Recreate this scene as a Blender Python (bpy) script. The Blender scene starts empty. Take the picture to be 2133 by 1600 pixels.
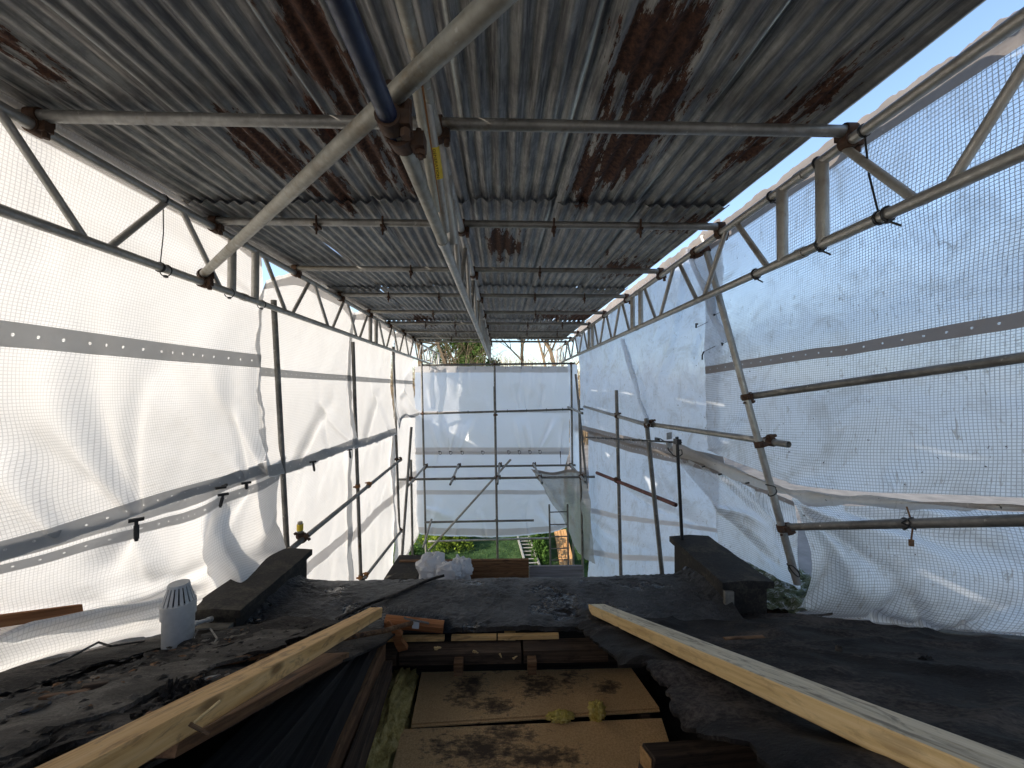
import bpy, math, random
import numpy as np
from mathutils import Vector, Matrix, noise as mnoise

R = math.radians
random.seed(7)
np.random.seed(7)
sc = bpy.context.scene
col = sc.collection

# ------------------------------------------------------------------ camera
CZ = 5.0                                   # camera height above the garden
FPX, CX, CY = 800.0, 1066.5, 800.0         # focal length and centre in photo pixels
YAW, PIT = math.atan((1066.5 - 1045) / FPX), math.atan((811 - 800) / FPX)
FW = Vector((math.sin(YAW) * math.cos(PIT), math.cos(YAW) * math.cos(PIT), math.sin(PIT)))
RT = Vector((math.cos(YAW), -math.sin(YAW), 0))
UP = RT.cross(FW)
CAM = Vector((0, 0, CZ))
cd = bpy.data.cameras.new('camera')
cd.sensor_width = 36
cd.lens = 36 * FPX / 2133
cd.clip_start = 0.02
cd.clip_end = 2000
cam = bpy.data.objects.new('camera', cd)
col.objects.link(cam)
cam.matrix_world = Matrix(((RT.x, UP.x, -FW.x, 0), (RT.y, UP.y, -FW.y, 0), (RT.z, UP.z, -FW.z, CZ), (0, 0, 0, 1)))
sc.camera = cam

# ------------------------------------------------------------------ sky, sun, exposure
SUN_DIR = Vector((-0.90, -0.40, 0.52)).normalized()      # towards the sun
wd = bpy.data.worlds.new('World')
sc.world = wd
wd.use_nodes = True
wn = wd.node_tree.nodes
bg = wn['Background']
sky = wn.new('ShaderNodeTexSky')
sky.sky_type = 'NISHITA'
sky.sun_disc = False
sky.sun_elevation = math.asin(SUN_DIR.z)
sky.sun_rotation = math.atan2(SUN_DIR.x, SUN_DIR.y)
sky.air_density = 1.0
sky.dust_density = 1.2
sky.ozone_density = 1.2
wd.node_tree.links.new(sky.outputs[0], bg.inputs[0])
bg.inputs[1].default_value = 0.15
sd = bpy.data.lights.new('sun', 'SUN')
sd.energy = 4.2
sd.angle = R(0.5)
sd.color = (1.0, 0.90, 0.77)
sun = bpy.data.objects.new('sun', sd)
col.objects.link(sun)
sun.rotation_euler = SUN_DIR.to_track_quat('Z', 'Y').to_euler()
sun.location = (-20, -10, 20)
sc.view_settings.view_transform = 'Standard'
sc.view_settings.look = 'None'
sc.view_settings.gamma = 1
sc.view_settings.use_curve_mapping = False
sc.view_settings.exposure = 1.2
sc.cycles.use_denoising = True
sc.cycles.max_bounces = 12
sc.cycles.diffuse_bounces = 7
sc.cycles.glossy_bounces = 3
sc.cycles.transmission_bounces = 6
sc.cycles.transparent_max_bounces = 16

# ------------------------------------------------------------------ pixel helpers
def ray(u, v):
    return (FW + RT * ((u - CX) / FPX) + UP * ((CY - v) / FPX))
def atY(u, v, Y):
    d = ray(u, v); return CAM + d * (Y / d.y)
def atX(u, v, X):
    d = ray(u, v); return CAM + d * (X / d.x)
def atH(u, v, h):
    d = ray(u, v); return CAM + d * (h / d.z)
PA, PB = 0.45, 0.42                        # roof slope: height below camera = PA + PB*Y
def slope_h(Y): return -(PA + PB * Y)
def atS(u, v, off=0.0):                    # on the roof slope, off metres above it
    d = ray(u, v)
    t = (-PA + off) / (d.z + PB * d.y)
    return CAM + d * t
def proj(p):
    q = Vector(p) - CAM
    z = q.dot(FW)
    return (CX + FPX * q.dot(RT) / z, CY - FPX * q.dot(UP) / z)
def V(X, Y, h): return Vector((X, Y, CZ + h))

# ------------------------------------------------------------------ object helpers
def tag(o, label=None, cat=None, group=None, kind=None):
    if label: o['label'] = label
    if cat: o['category'] = cat
    if group: o['group'] = group
    if kind: o['kind'] = kind
    return o
def empty(name, loc, label=None, cat=None, group=None, kind=None):
    o = bpy.data.objects.new(name, None)
    o.empty_display_size = 0.1
    col.objects.link(o)
    o.location = loc
    return tag(o, label, cat, group, kind)
class MB:
    def __init__(s): s.v = []; s.f = []; s.m = []
    def add(s, vs, fs, m=0):
        b = len(s.v); s.v += [tuple(x) for x in vs]
        s.f += [tuple(i + b for i in f) for f in fs]; s.m += [m] * len(fs)
    def box(s, a, b, m=0):
        x0, y0, z0 = a; x1, y1, z1 = b
        s.add([(x0,y0,z0),(x1,y0,z0),(x1,y1,z0),(x0,y1,z0),(x0,y0,z1),(x1,y0,z1),(x1,y1,z1),(x0,y1,z1)],
              [(0,3,2,1),(4,5,6,7),(0,1,5,4),(1,2,6,5),(2,3,7,6),(3,0,4,7)], m)
    def obox(s, c, ax, ay, az, m=0):
        c = Vector(c); vs = []
        for k in (-1, 1):
            for i, j in ((-1,-1),(1,-1),(1,1),(-1,1)):
                vs.append(c + ax * i + ay * j + az * k)
        s.add(vs, [(0,3,2,1),(4,5,6,7),(0,1,5,4),(1,2,6,5),(2,3,7,6),(3,0,4,7)], m)
    def tube(s, p0, p1, r, r1=None, n=14, hollow=False, caps=True, m=0, seg=1, bend=None):
        p0, p1 = Vector(p0), Vector(p1); r1 = r if r1 is None else r1
        d = (p1 - p0); L = d.length; d.normalize()
        a = d.cross(Vector((0, 0, 1)) if abs(d.z) < .9 else Vector((1, 0, 0))).normalized()
        b = d.cross(a)
        def ringp(c, rr): return [c + (a * math.cos(t) + b * math.sin(t)) * rr for t in [2 * math.pi * i / n for i in range(n)]]
        vs = []; fs = []
        for k in range(seg + 1):
            q = k / seg
            c = p0.lerp(p1, q)
            if bend: c = c + bend * (4 * q * (1 - q))
            vs += ringp(c, r + (r1 - r) * q)
        for k in range(seg):
            for i in range(n):
                j = (i + 1) % n
                fs.append((k*n+i, k*n+j, (k+1)*n+j, (k+1)*n+i))
        if hollow:
            for (k, e, c, rr) in ((0, 1, p0, r), (seg, -1, p1, r1)):
                base = len(vs)
                vs += ringp(c, rr * .86) + ringp(c + d * (e * rr * 5), rr * .86)
                for i in range(n):
                    j = (i + 1) % n
                    fs.append((k*n+i, base+i, base+j, k*n+j))
                    fs.append((base+i, base+n+i, base+n+j, base+j))
                fs.append(tuple(base + n + i for i in range(n)))
        elif caps:
            fs.append(tuple(range(n - 1, -1, -1))); fs.append(tuple(seg * n + i for i in range(n)))
        s.add(vs, fs, m)
    def path(s, pts, r, n=8, m=0):
        pts = [Vector(p) for p in pts]
        vs = []; fs = []; prev = None
        for k, p in enumerate(pts):
            d = (pts[min(k+1, len(pts)-1)] - pts[max(k-1, 0)]).normalized()
            a = d.cross(Vector((0,0,1)) if abs(d.z) < .95 else Vector((1,0,0))).normalized() if prev is None else (prev - d * prev.dot(d)).normalized()
            prev = a; b = d.cross(a)
            vs += [p + (a * math.cos(2*math.pi*i/n) + b * math.sin(2*math.pi*i/n)) * r for i in range(n)]
        for k in range(len(pts) - 1):
            for i in range(n):
                j = (i + 1) % n
                fs.append((k*n+i, k*n+j, (k+1)*n+j, (k+1)*n+i))
        fs.append(tuple(range(n - 1, -1, -1))); fs.append(tuple((len(pts)-1)*n + i for i in range(n)))
        s.add(vs, fs, m)
    def ring(s, c, d, r0, r1, w, n=14, m=0):      # solid collar around axis d
        c, d = Vector(c), Vector(d).normalized()
        a = d.cross(Vector((0,0,1)) if abs(d.z) < .9 else Vector((1,0,0))).normalized(); b = d.cross(a)
        vs = []
        for (rr, o) in ((r0,-w/2),(r1,-w/2),(r1,w/2),(r0,w/2)):
            vs += [c + d*o + (a*math.cos(2*math.pi*i/n)+b*math.sin(2*math.pi*i/n))*rr for i in range(n)]
        fs = []
        for q in range(4):
            for i in range(n):
                j = (i+1) % n
                fs.append((q*n+i, q*n+j, ((q+1)%4)*n+j, ((q+1)%4)*n+i))
        s.add(vs, fs, m)
    def build(s, name, mats, parent=None, smooth=False, matrix=None, origin=True):
        me = bpy.data.meshes.new(name)
        vs = np.array(s.v, dtype=float)
        off = Vector((0, 0, 0))
        if matrix is None and origin:
            lo, hi = vs.min(0), vs.max(0)
            off = Vector(((lo[0]+hi[0])/2, (lo[1]+hi[1])/2, lo[2]))
            vs = vs - np.array(off)
        me.from_pydata(vs.tolist(), [], s.f)
        mats = mats if isinstance(mats, (list, tuple)) else [mats]
        for q in mats: me.materials.append(q)
        if len(mats) > 1: me.polygons.foreach_set('material_index', s.m)
        if smooth: shade(me, smooth)
        me.update()
        return link(name, me, parent, matrix if matrix is not None else Matrix.Translation(off))
def shade(me, smooth):
    me.polygons.foreach_set('use_smooth', [True] * len(me.polygons))
    if isinstance(smooth, float):
        me.set_sharp_from_angle(angle=smooth)
def link(name, me, parent=None, matrix=None):
    o = bpy.data.objects.new(name, me)
    col.objects.link(o)
    if parent is not None:
        o.parent = parent
        pm = Matrix.Translation(parent.location)
        q = parent.parent
        while q is not None: q = None
        o.matrix_parent_inverse = PW[parent.name].inverted() if parent.name in PW else pm.inverted()
    o.matrix_basis = matrix if matrix is not None else Matrix.Identity(4)
    PW[o.name] = o.matrix_basis.copy()
    return o
PW = {}
SM = R(40)

# ------------------------------------------------------------------ materials
def newmat(name):
    m = bpy.data.materials.new(name); m.use_nodes = True
    nt = m.node_tree; b = nt.nodes['Principled BSDF']
    return m, nt, b
def N(nt, typ, **kw):
    n = nt.nodes.new(typ)
    for k, v in kw.items(): setattr(n, k, v)
    return n
def setin(nt, sock, val):
    if hasattr(val, 'is_output') or isinstance(val, bpy.types.NodeSocket): nt.links.new(val, sock)
    else: sock.default_value = val
def math_(nt, op, a, b=None, c=None, clamp=False):
    n = N(nt, 'ShaderNodeMath', operation=op); n.use_clamp = clamp
    setin(nt, n.inputs[0], a)
    if b is not None: setin(nt, n.inputs[1], b)
    if c is not None: setin(nt, n.inputs[2], c)
    return n.outputs[0]
def ramp(nt, fac, stops):
    n = N(nt, 'ShaderNodeValToRGB'); e = n.color_ramp.elements
    while len(e) < len(stops): e.new(0.5)
    for el, (p, c) in zip(e, stops):
        el.position = p; el.color = (c[0], c[1], c[2], 1) if not isinstance(c, (int, float)) else (c, c, c, 1)
    setin(nt, n.inputs[0], fac)
    return n.outputs[0]
def mixc(nt, fac, a, b, mode='MIX'):
    n = N(nt, 'ShaderNodeMix', data_type='RGBA', blend_type=mode)
    setin(nt, n.inputs[0], fac)
    for s, val in ((n.inputs[6], a), (n.inputs[7], b)):
        setin(nt, s, (*val, 1) if isinstance(val, tuple) and len(val) == 3 else val)
    return n.outputs[2]
def noise(nt, vec, scale, detail=4, rough=.55, dist=0.0):
    n = N(nt, 'ShaderNodeTexNoise'); n.inputs['Scale'].default_value = scale
    n.inputs['Detail'].default_value = detail; n.inputs['Roughness'].default_value = rough
    n.inputs['Distortion'].default_value = dist
    if vec is not None: nt.links.new(vec, n.inputs['Vector'])
    return n.outputs['Fac']
def mapping(nt, src, scale=(1,1,1), loc=(0,0,0), rot=(0,0,0)):
    n = N(nt, 'ShaderNodeMapping')
    n.inputs['Scale'].default_value = scale; n.inputs['Location'].default_value = loc; n.inputs['Rotation'].default_value = rot
    nt.links.new(src, n.inputs['Vector'])
    return n.outputs[0]
def objco(nt): return N(nt, 'ShaderNodeTexCoord').outputs['Object']
def uvco(nt): return N(nt, 'ShaderNodeTexCoord').outputs['UV']
def posco(nt): return N(nt, 'ShaderNodeNewGeometry').outputs['Position']
def bump(nt, b, h, strength=.4, dist=.01):
    n = N(nt, 'ShaderNodeBump'); n.inputs['Strength'].default_value = strength; n.inputs['Distance'].default_value = dist
    nt.links.new(h, n.inputs['Height']); nt.links.new(n.outputs[0], b.inputs['Normal'])
def randob(nt): return N(nt, 'ShaderNodeObjectInfo').outputs['Random']

def m_metal(name, c0, c1, metal=.55, rough=.45, stain=None, sc_=(9, 40)):
    m, nt, b = newmat(name); co = posco(nt)
    f = noise(nt, co, sc_[0], 6, .65)
    f2 = noise(nt, co, sc_[1], 3)
    c = mixc(nt, ramp(nt, f, [(.35, 0.0), (.65, 1.0)]), c0, c1)
    c = mixc(nt, math_(nt, 'MULTIPLY', f2, .5), c, tuple(x * .55 for x in c0))
    if stain:
        fs = noise(nt, mapping(nt, co, (1, 1, 1), (3, 5, 1)), 5, 6, .7)
        c = mixc(nt, ramp(nt, fs, [(.56, 0.0), (.68, .85)]), c, stain)
    if metal > .3:
        sp = noise(nt, mapping(nt, co, (1, 1, 1), (9, 2, 7)), 26, 4, .6)
        c = mixc(nt, ramp(nt, sp, [(.64, 0.0), (.68, .6)]), c, (.55, .53, .49))
        gr = noise(nt, mapping(nt, co, (1, 1, 1), (1, 8, 3)), 2.2, 6, .7)
        c = mixc(nt, ramp(nt, gr, [(.50, 0.0), (.66, .65)]), c, tuple(x * .45 for x in c0))
    nt.links.new(c, b.inputs['Base Color'])
    b.inputs['Metallic'].default_value = metal
    nt.links.new(ramp(nt, f2, [(.3, rough - .1), (.7, rough + .15)]), b.inputs['Roughness'])
    bump(nt, b, f2, .15, .002)
    return m
M = {}
M['galv'] = m_metal('galvanised steel', (.30, .29, .27), (.42, .41, .38), .5, .42, (.16, .12, .08))
M['galv_dark'] = m_metal('weathered steel tube', (.15, .145, .135), (.25, .24, .22), .4, .5, (.10, .065, .04))
M['galv_warm'] = m_metal('pale dusty steel tube', (.36, .33, .27), (.46, .44, .38), .35, .5, (.25, .19, .12))
M['alu'] = m_metal('dull aluminium', (.42, .40, .37), (.52, .50, .46), .55, .42, (.27, .22, .17))
M['blue'] = m_metal('navy paint', (.008, .014, .045), (.02, .035, .09), .0, .4, (.10, .10, .11))
M['rust'] = m_metal('rusty iron', (.060, .033, .022), (.125, .060, .030), .2, .75, (.02, .015, .012), (30, 120))
M['rust_orange'] = m_metal('orange rust', (.25, .10, .03), (.35, .17, .06), .0, .8, (.10, .05, .02), (20, 80))
M['red_tube'] = m_metal('maroon painted tube', (.10, .035, .032), (.16, .06, .05), .1, .55, (.16, .12, .10))
M['black_plastic'] = m_metal('black plastic', (.012, .012, .013), (.02, .02, .022), 0, .45)
M['white_plastic'] = m_metal('grey white plastic', (.46, .46, .455), (.56, .56, .55), 0, .45, (.30, .29, .27))
M['yellow'] = m_metal('yellow plastic', (.72, .50, .02), (.78, .56, .05), 0, .5)
M['lettering'] = m_metal('black lettering', (.015, .012, .01), (.02, .02, .015), 0, .6)
M['hole'] = m_metal('painted slot shade', (.01, .01, .01), (.015, .015, .015), 0, .8)

# corrugated iron with streaks and rust
RUST = [  # photo pixel, half width, half length (m), strength
    ((1368, 120), .155, .20, 1.25), ((1290, 330), .14, .34, 1.0), ((1230, 370), .07, .35, .9), ((1050, 515), .13, .33, 1.0),
    ((1340, 250), .18, .22, .75), ((640, 85), .07, .30, 1.0), ((700, 130), .05, .35, .95), ((560, 320), .10, .22, .8), ((610, 350), .07, .25, .75), ((520, 300), .05, .2, .7), ((700, 395), .08, .25, .75), ((760, 300), .07, .40, .85),
    ((690, 290), .05, .2, .8), ((850, 370), .05, .25, .7), ((1735, 190), .05, .14, .55), ((1560, 320), .06, .2, .55), ((1630, 250), .05, .2, .5),
    ((1215, 660), .3, .5, .9), ((1150, 660), .25, .4, .75), ((880, 668), .2, .4, .7), ((1300, 560), .25, .25, .6), ((60, 110), .04, .14, .5), ((1420, 470), .12, .12, .5)]
def m_corr():
    m, nt, b = newmat('corrugated galvanised iron'); co = posco(nt); rnd = randob(nt)
    shift = N(nt, 'ShaderNodeCombineXYZ'); nt.links.new(math_(nt, 'MULTIPLY', rnd, 40), shift.inputs[1])
    vadd = N(nt, 'ShaderNodeVectorMath', operation='ADD'); nt.links.new(co, vadd.inputs[0]); nt.links.new(shift.outputs[0], vadd.inputs[1])
    cs = vadd.outputs[0]
    st = noise(nt, mapping(nt, cs, (34, 1.3, 1)), 1.0, 6, .7)
    st2 = noise(nt, mapping(nt, cs, (90, 5, 1)), 1.0, 5, .7)
    mott = noise(nt, cs, 7, 7, .72)
    c = mixc(nt, ramp(nt, st, [(.40, 0.0), (.60, 1.0)]), (.048, .047, .047), (.32, .308, .285))
    c = mixc(nt, ramp(nt, st2, [(.42, 0.0), (.66, .8)]), c, (.50, .485, .455))
    c = mixc(nt, ramp(nt, mott, [(.42, .0), (.66, .75)]), c, (.10, .10, .11))
    c = mixc(nt, math_(nt, 'MULTIPLY', rnd, .5), c, (.12, .12, .125))
    # rust
    nz = noise(nt, mapping(nt, co, (15, 3.2, 1)), 1.0, 7, .74)
    nz2 = noise(nt, mapping(nt, co, (40, 6, 1)), 1.0, 6, .72)
    nzc = math_(nt, 'ADD', math_(nt, 'MULTIPLY', math_(nt, 'SUBTRACT', nz, .5), 3.6), math_(nt, 'MULTIPLY', math_(nt, 'SUBTRACT', nz2, .5), 2.8))
    tot = None
    for (px, rx, ry, k) in RUST:
        p = atH(px[0], px[1], 1.19)
        sub = N(nt, 'ShaderNodeVectorMath', operation='SUBTRACT'); nt.links.new(co, sub.inputs[0]); sub.inputs[1].default_value = (p.x, p.y, 0)
        mul = N(nt, 'ShaderNodeVectorMath', operation='MULTIPLY'); nt.links.new(sub.outputs[0], mul.inputs[0]); mul.inputs[1].default_value = (1/rx, .98/ry, 0)
        ln = N(nt, 'ShaderNodeVectorMath', operation='LENGTH'); nt.links.new(mul.outputs[0], ln.inputs[0])
        v = math_(nt, 'SUBTRACT', k, math_(nt, 'MULTIPLY', ln.outputs['Value'], k))
        tot = v if tot is None else math_(nt, 'MAXIMUM', tot, v)
    tot = math_(nt, 'MAXIMUM', tot, -1.6)
    r = math_(nt, 'ADD', tot, nzc)
    rm = ramp(nt, r, [(.0, 0.0), (.09, 1.0)])
    halo = ramp(nt, r, [(-.35, 0.0), (.0, .55)])
    c = mixc(nt, halo, c, (.30, .24, .19))
    fine = noise(nt, co, 45, 6, .75)
    rc = mixc(nt, ramp(nt, fine, [(.4, 0.0), (.65, 1.0)]), (.030, .012, .008), (.13, .055, .03))
    c = mixc(nt, rm, c, rc)
    nt.links.new(c, b.inputs['Base Color'])
    nt.links.new(math_(nt, 'MULTIPLY', math_(nt, 'SUBTRACT', 1.0, rm), .35), b.inputs['Metallic'])
    nt.links.new(ramp(nt, rm, [(0, .5), (1, .9)]), b.inputs['Roughness'])
    bump(nt, b, fine, .25, .003)
    return m
M['corr'] = m_corr()

def m_sheet(name, thin, trans_c, diff_c, clear, line_dark, dirt=0.0, pitch=.016, wrinkle=.25, clear_var=0.0, vfade=None):
    """reinforced polythene sheeting: diffuse + translucent + a little see-through, with its woven grid"""
    m = bpy.data.materials.new(name); m.use_nodes = True; nt = m.node_tree
    nt.nodes.remove(nt.nodes['Principled BSDF']); out = nt.nodes['Material Output']
    uv = uvco(nt); sep = N(nt, 'ShaderNodeSeparateXYZ'); nt.links.new(uv, sep.inputs[0])
    g = None
    if pitch:
        for o in (0, 1):
            w = math_(nt, 'FRACT', math_(nt, 'MULTIPLY', sep.outputs[o], 1 / pitch))
            q = math_(nt, 'GREATER_THAN', w, .80)
            g = q if g is None else math_(nt, 'MAXIMUM', g, q)
    wr = noise(nt, uv, 9, 6, .62, .6)
    wr2 = noise(nt, mapping(nt, uv, (3, 26, 1), (2, 2, 0), (0, 0, .5)), 1.6, 5, .65, 1.0)
    dn = noise(nt, uv, 3.1, 8, .74, .8); dn2 = noise(nt, mapping(nt, uv, (16, 5, 1), (0,0,0), (0, 0, .6)), 1.7, 6, .7, 1.2)
    dm = math_(nt, 'MAXIMUM', ramp(nt, dn, [(.50, 0.0), (.74, 1.0)]), ramp(nt, dn2, [(.57, 0.0), (.68, 1.0)]))
    dm = math_(nt, 'MULTIPLY', dm, dirt)
    spots = math_(nt, 'MULTIPLY', ramp(nt, noise(nt, uv, 26, 4, .6), [(.68, 0.0), (.71, 1.0)]), min(1, dirt * 2.2))
    tc = mixc(nt, dm, trans_c, (.40, .34, .26)); tc = mixc(nt, spots, tc, (.06, .05, .04))
    dc = mixc(nt, dm, diff_c, (.30, .26, .21)); dc = mixc(nt, spots, dc, (.05, .045, .04))
    if g is not None:
        tc = mixc(nt, math_(nt, 'MULTIPLY', g, line_dark), tc, (.16, .16, .17))
        dc = mixc(nt, math_(nt, 'MULTIPLY', g, line_dark * .6), dc, (.30, .30, .31))
    cr1 = noise(nt, mapping(nt, uv, (1, .55, 1), (7, 3, 0), (0, 0, .45)), 3.2, 3, .55, 1.2); crease = math_(nt, 'ABSOLUTE', math_(nt, 'SUBTRACT', cr1, .5))
    wr2 = math_(nt, 'ADD', wr2, math_(nt, 'MULTIPLY', crease, 1.6))
    bp = N(nt, 'ShaderNodeBump'); bp.inputs['Strength'].default_value = wrinkle; bp.inputs['Distance'].default_value = .03
    nt.links.new(math_(nt, 'ADD', wr, math_(nt, 'MULTIPLY', wr2, .6)), bp.inputs['Height'])
    d = N(nt, 'ShaderNodeBsdfDiffuse'); t = N(nt, 'ShaderNodeBsdfTranslucent'); gl = N(nt, 'ShaderNodeBsdfGlossy'); tr = N(nt, 'ShaderNodeBsdfTransparent')
    nt.links.new(dc, d.inputs[0]); nt.links.new(tc, t.inputs[0]); gl.inputs['Roughness'].default_value = .32
    for q in (d, t, gl): nt.links.new(bp.outputs[0], q.inputs['Normal'])
    mx = N(nt, 'ShaderNodeMixShader'); mx.inputs[0].default_value = thin
    nt.links.new(d.outputs[0], mx.inputs[1]); nt.links.new(t.outputs[0], mx.inputs[2])
    mg = N(nt, 'ShaderNodeMixShader'); mg.inputs[0].default_value = .05
    nt.links.new(mx.outputs[0], mg.inputs[1]); nt.links.new(gl.outputs[0], mg.inputs[2])
    mt = N(nt, 'ShaderNodeMixShader')
    cl = clear
    if clear_var: cl = math_(nt, 'ADD', clear, math_(nt, 'MULTIPLY', math_(nt, 'SUBTRACT', wr2, .5), clear_var), clamp=True)
    if g is not None: cl = math_(nt, 'MULTIPLY', math_(nt, 'SUBTRACT', 1.0, g), cl)
    cl = math_(nt, 'MULTIPLY', math_(nt, 'SUBTRACT', 1.0, dm), cl)
    if vfade:       # clearer towards the top of the sheet, milky lower down to hide the horizon
        mr = N(nt, 'ShaderNodeMapRange', interpolation_type='SMOOTHSTEP'); nt.links.new(math_(nt, 'ADD', sep.outputs[1], math_(nt, 'MULTIPLY', wr, .5)), mr.inputs[0])
        for k_, v_ in ((1, vfade[0]), (2, vfade[1]), (3, 1.0), (4, .12)): mr.inputs[k_].default_value = v_
        cl = math_(nt, 'MULTIPLY', cl, mr.outputs[0])
    setin(nt, mt.inputs[0], cl)
    nt.links.new(mg.outputs[0], mt.inputs[1]); nt.links.new(tr.outputs[0], mt.inputs[2])
    nt.links.new(mt.outputs[0], out.inputs[0])
    return m
M['sheet_white'] = m_sheet('new white reinforced sheeting', .325, (.80, .795, .785), (.76, .76, .76), .012, .42, 0.07, .016, .22)
M['sheet_far'] = m_sheet('new white far sheeting', .78, (.93, .95, .98), (.82, .84, .88), .02, .0, 0.0, 0, .22)
M['sheet_clear'] = m_sheet('aged clear reinforced sheeting', .66, (.86, .89, .93), (.75, .76, .775), .50, .68, .68, .017, .35, .25, (3.6, 4.35))
M['sheet_dirty'] = m_sheet('dirty milky sheeting', .60, (.82, .87, .94), (.70, .73, .78), .08, .15, .62, .017, .45, .2)
M['sheet_filthy'] = m_sheet('grubby translucent sheeting', .5, (.50, .51, .48), (.42, .43, .42), .30, .15, .95, .017, .45, .3)
def m_band(name, c, eye, thin=.4):
    m = bpy.data.materials.new(name); m.use_nodes = True; nt = m.node_tree
    nt.nodes.remove(nt.nodes['Principled BSDF']); out = nt.nodes['Material Output']
    uv = uvco(nt); n = noise(nt, uv, 8, 6, .7)
    cc = mixc(nt, math_(nt, 'MULTIPLY', n, .5), c, tuple(x * .7 for x in c))
    d = N(nt, 'ShaderNodeBsdfDiffuse'); t = N(nt, 'ShaderNodeBsdfTranslucent'); mx = N(nt, 'ShaderNodeMixShader'); mx.inputs[0].default_value = thin
    nt.links.new(cc, d.inputs[0]); nt.links.new(cc, t.inputs[0]); nt.links.new(d.outputs[0], mx.inputs[1]); nt.links.new(t.outputs[0], mx.inputs[2])
    if eye:   # punched eyelet holes, one every 10 cm, in the middle of the strip (v runs 0..1 across)
        s = N(nt, 'ShaderNodeSeparateXYZ'); nt.links.new(uv, s.inputs[0])
        fx = math_(nt, 'MULTIPLY', math_(nt, 'SUBTRACT', math_(nt, 'FRACT', math_(nt, 'MULTIPLY', s.outputs[0], 10)), .5), .1)
        fy = math_(nt, 'SUBTRACT', s.outputs[1], eye)
        r2 = math_(nt, 'ADD', math_(nt, 'MULTIPLY', fx, fx), math_(nt, 'MULTIPLY', fy, fy))
        h = math_(nt, 'LESS_THAN', r2, .0065 ** 2)
        tr = N(nt, 'ShaderNodeBsdfTransparent'); m2 = N(nt, 'ShaderNodeMixShader')
        nt.links.new(h, m2.inputs[0]); nt.links.new(mx.outputs[0], m2.inputs[1]); nt.links.new(tr.outputs[0], m2.inputs[2]); mx = m2
    nt.links.new(mx.outputs[0], out.inputs[0])
    return m
M['band'] = m_band('grey reinforcing strip', (.56, .56, .56), .045)
M['band_plain'] = m_band('pale reinforcing strip', (.76, .74, .73), 0, .45)
M['band_beige'] = m_band('dirty beige reinforcing strip', (.40, .36, .335), .045, .5)
M['hem_beige'] = m_sheet('grubby beige hem', .5, (.52, .47, .42), (.50, .45, .41), .0, 0, .6, 0, .6)
M['bag'] = m_sheet('white rubble sack', .3, (.8, .8, .8), (.72, .72, .74), 0, 0, .10, 0, .3)

def m_rough(name, stops, scale, bumpk=.5, rough=(.75, .95), dist=.01, scale3=(1,1,1), spec=.3, fine=60, co='pos', detail=8):
    m, nt, b = newmat(name); c0 = posco(nt) if co == 'pos' else objco(nt); c0 = mapping(nt, c0, scale3)
    f = noise(nt, c0, scale, detail, .68); f2 = noise(nt, c0, fine, 5, .7)
    mixf = math_(nt, 'ADD', math_(nt, 'MULTIPLY', f, .7), math_(nt, 'MULTIPLY', f2, .3))
    nt.links.new(ramp(nt, mixf, stops), b.inputs['Base Color'])
    nt.links.new(ramp(nt, f, [(.35, rough[0]), (.65, rough[1])]), b.inputs['Roughness'])
    b.inputs['Specular IOR Level'].default_value = spec
    bump(nt, b, mixf, bumpk, dist)
    return m
M['felt'] = m_rough('old black roofing felt', [(.40, (.005, .0045, .004)), (.49, (.014, .012, .011)), (.60, (.090, .079, .069))], 2.6, 1.0, (.6, .85), .02, (1, 1, 1), .15)
M['felt_brown'] = m_rough('brown black roofing felt', [(.40, (.005, .0042, .0038)), (.50, (.013, .0105, .0095)), (.62, (.085, .070, .060))], 2.4, 1.0, (.6, .9), .02, (1, 1, 1), .15)
M['felt_grit'] = m_rough('gritty mineral felt', [(.40, (.022, .019, .016)), (.50, (.07, .062, .053)), (.60, (.17, .155, .135))], 4, .6, (.8, .95), .008, (1, 1, 1), .2, 140)
def m_wetfelt():
    m, nt, b = newmat('wet flat roof felt'); co = posco(nt)
    f = noise(nt, co, 4.5, 8, .7); f2 = noise(nt, co, 24, 6, .75); w = noise(nt, mapping(nt, co, (1, 1.3, 1), (4, 1, 0)), 2.6, 5, .55)
    c = ramp(nt, math_(nt, 'ADD', math_(nt, 'MULTIPLY', f, .6), math_(nt, 'MULTIPLY', f2, .4)), [(.40, (.006, .006, .0065)), (.5, (.020, .020, .022)), (.62, (.060, .060, .065))])
    wm = ramp(nt, w, [(.56, 0.0), (.62, 1.0)])
    c = mixc(nt, math_(nt, 'MULTIPLY', wm, .8), c, (.012, .011, .011))
    nt.links.new(c, b.inputs['Base Color'])
    nt.links.new(ramp(nt, wm, [(0, .42), (1, .06)]), b.inputs['Roughness'])
    h = math_(nt, 'MULTIPLY', math_(nt, 'ADD', math_(nt, 'MULTIPLY', f2, .6), f), math_(nt, 'SUBTRACT', 1.0, math_(nt, 'MULTIPLY', wm, .9)))
    bump(nt, b, h, 1.0, .05)
    return m
M['felt_wet'] = m_wetfelt()
M['stone'] = m_rough('black painted masonry', [(.38, (.008, .008, .008)), (.50, (.022, .020, .018)), (.64, (.075, .066, .052))], 6, .6, (.7, .9), .012)
M['render'] = m_rough('grey cement render', [(.35, (.10, .095, .08)), (.55, (.20, .19, .165)), (.7, (.34, .33, .30))], 9, .6, (.8, .95), .012)
M['moss'] = m_rough('mossy roof grit', [(.38, (.015, .018, .008)), (.46, (.07, .08, .030)), (.53, (.14, .145, .09)), (.60, (.45, .45, .43))], 14, .9, (.85, 1), .03, (1,1,1), .2, 70)
M['slate'] = m_rough('grey slate', [(.35, (.07, .07, .075)), (.65, (.20, .20, .21))], 6, .3, (.4, .7), .004, (1,1,1), .4, 60)
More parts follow.
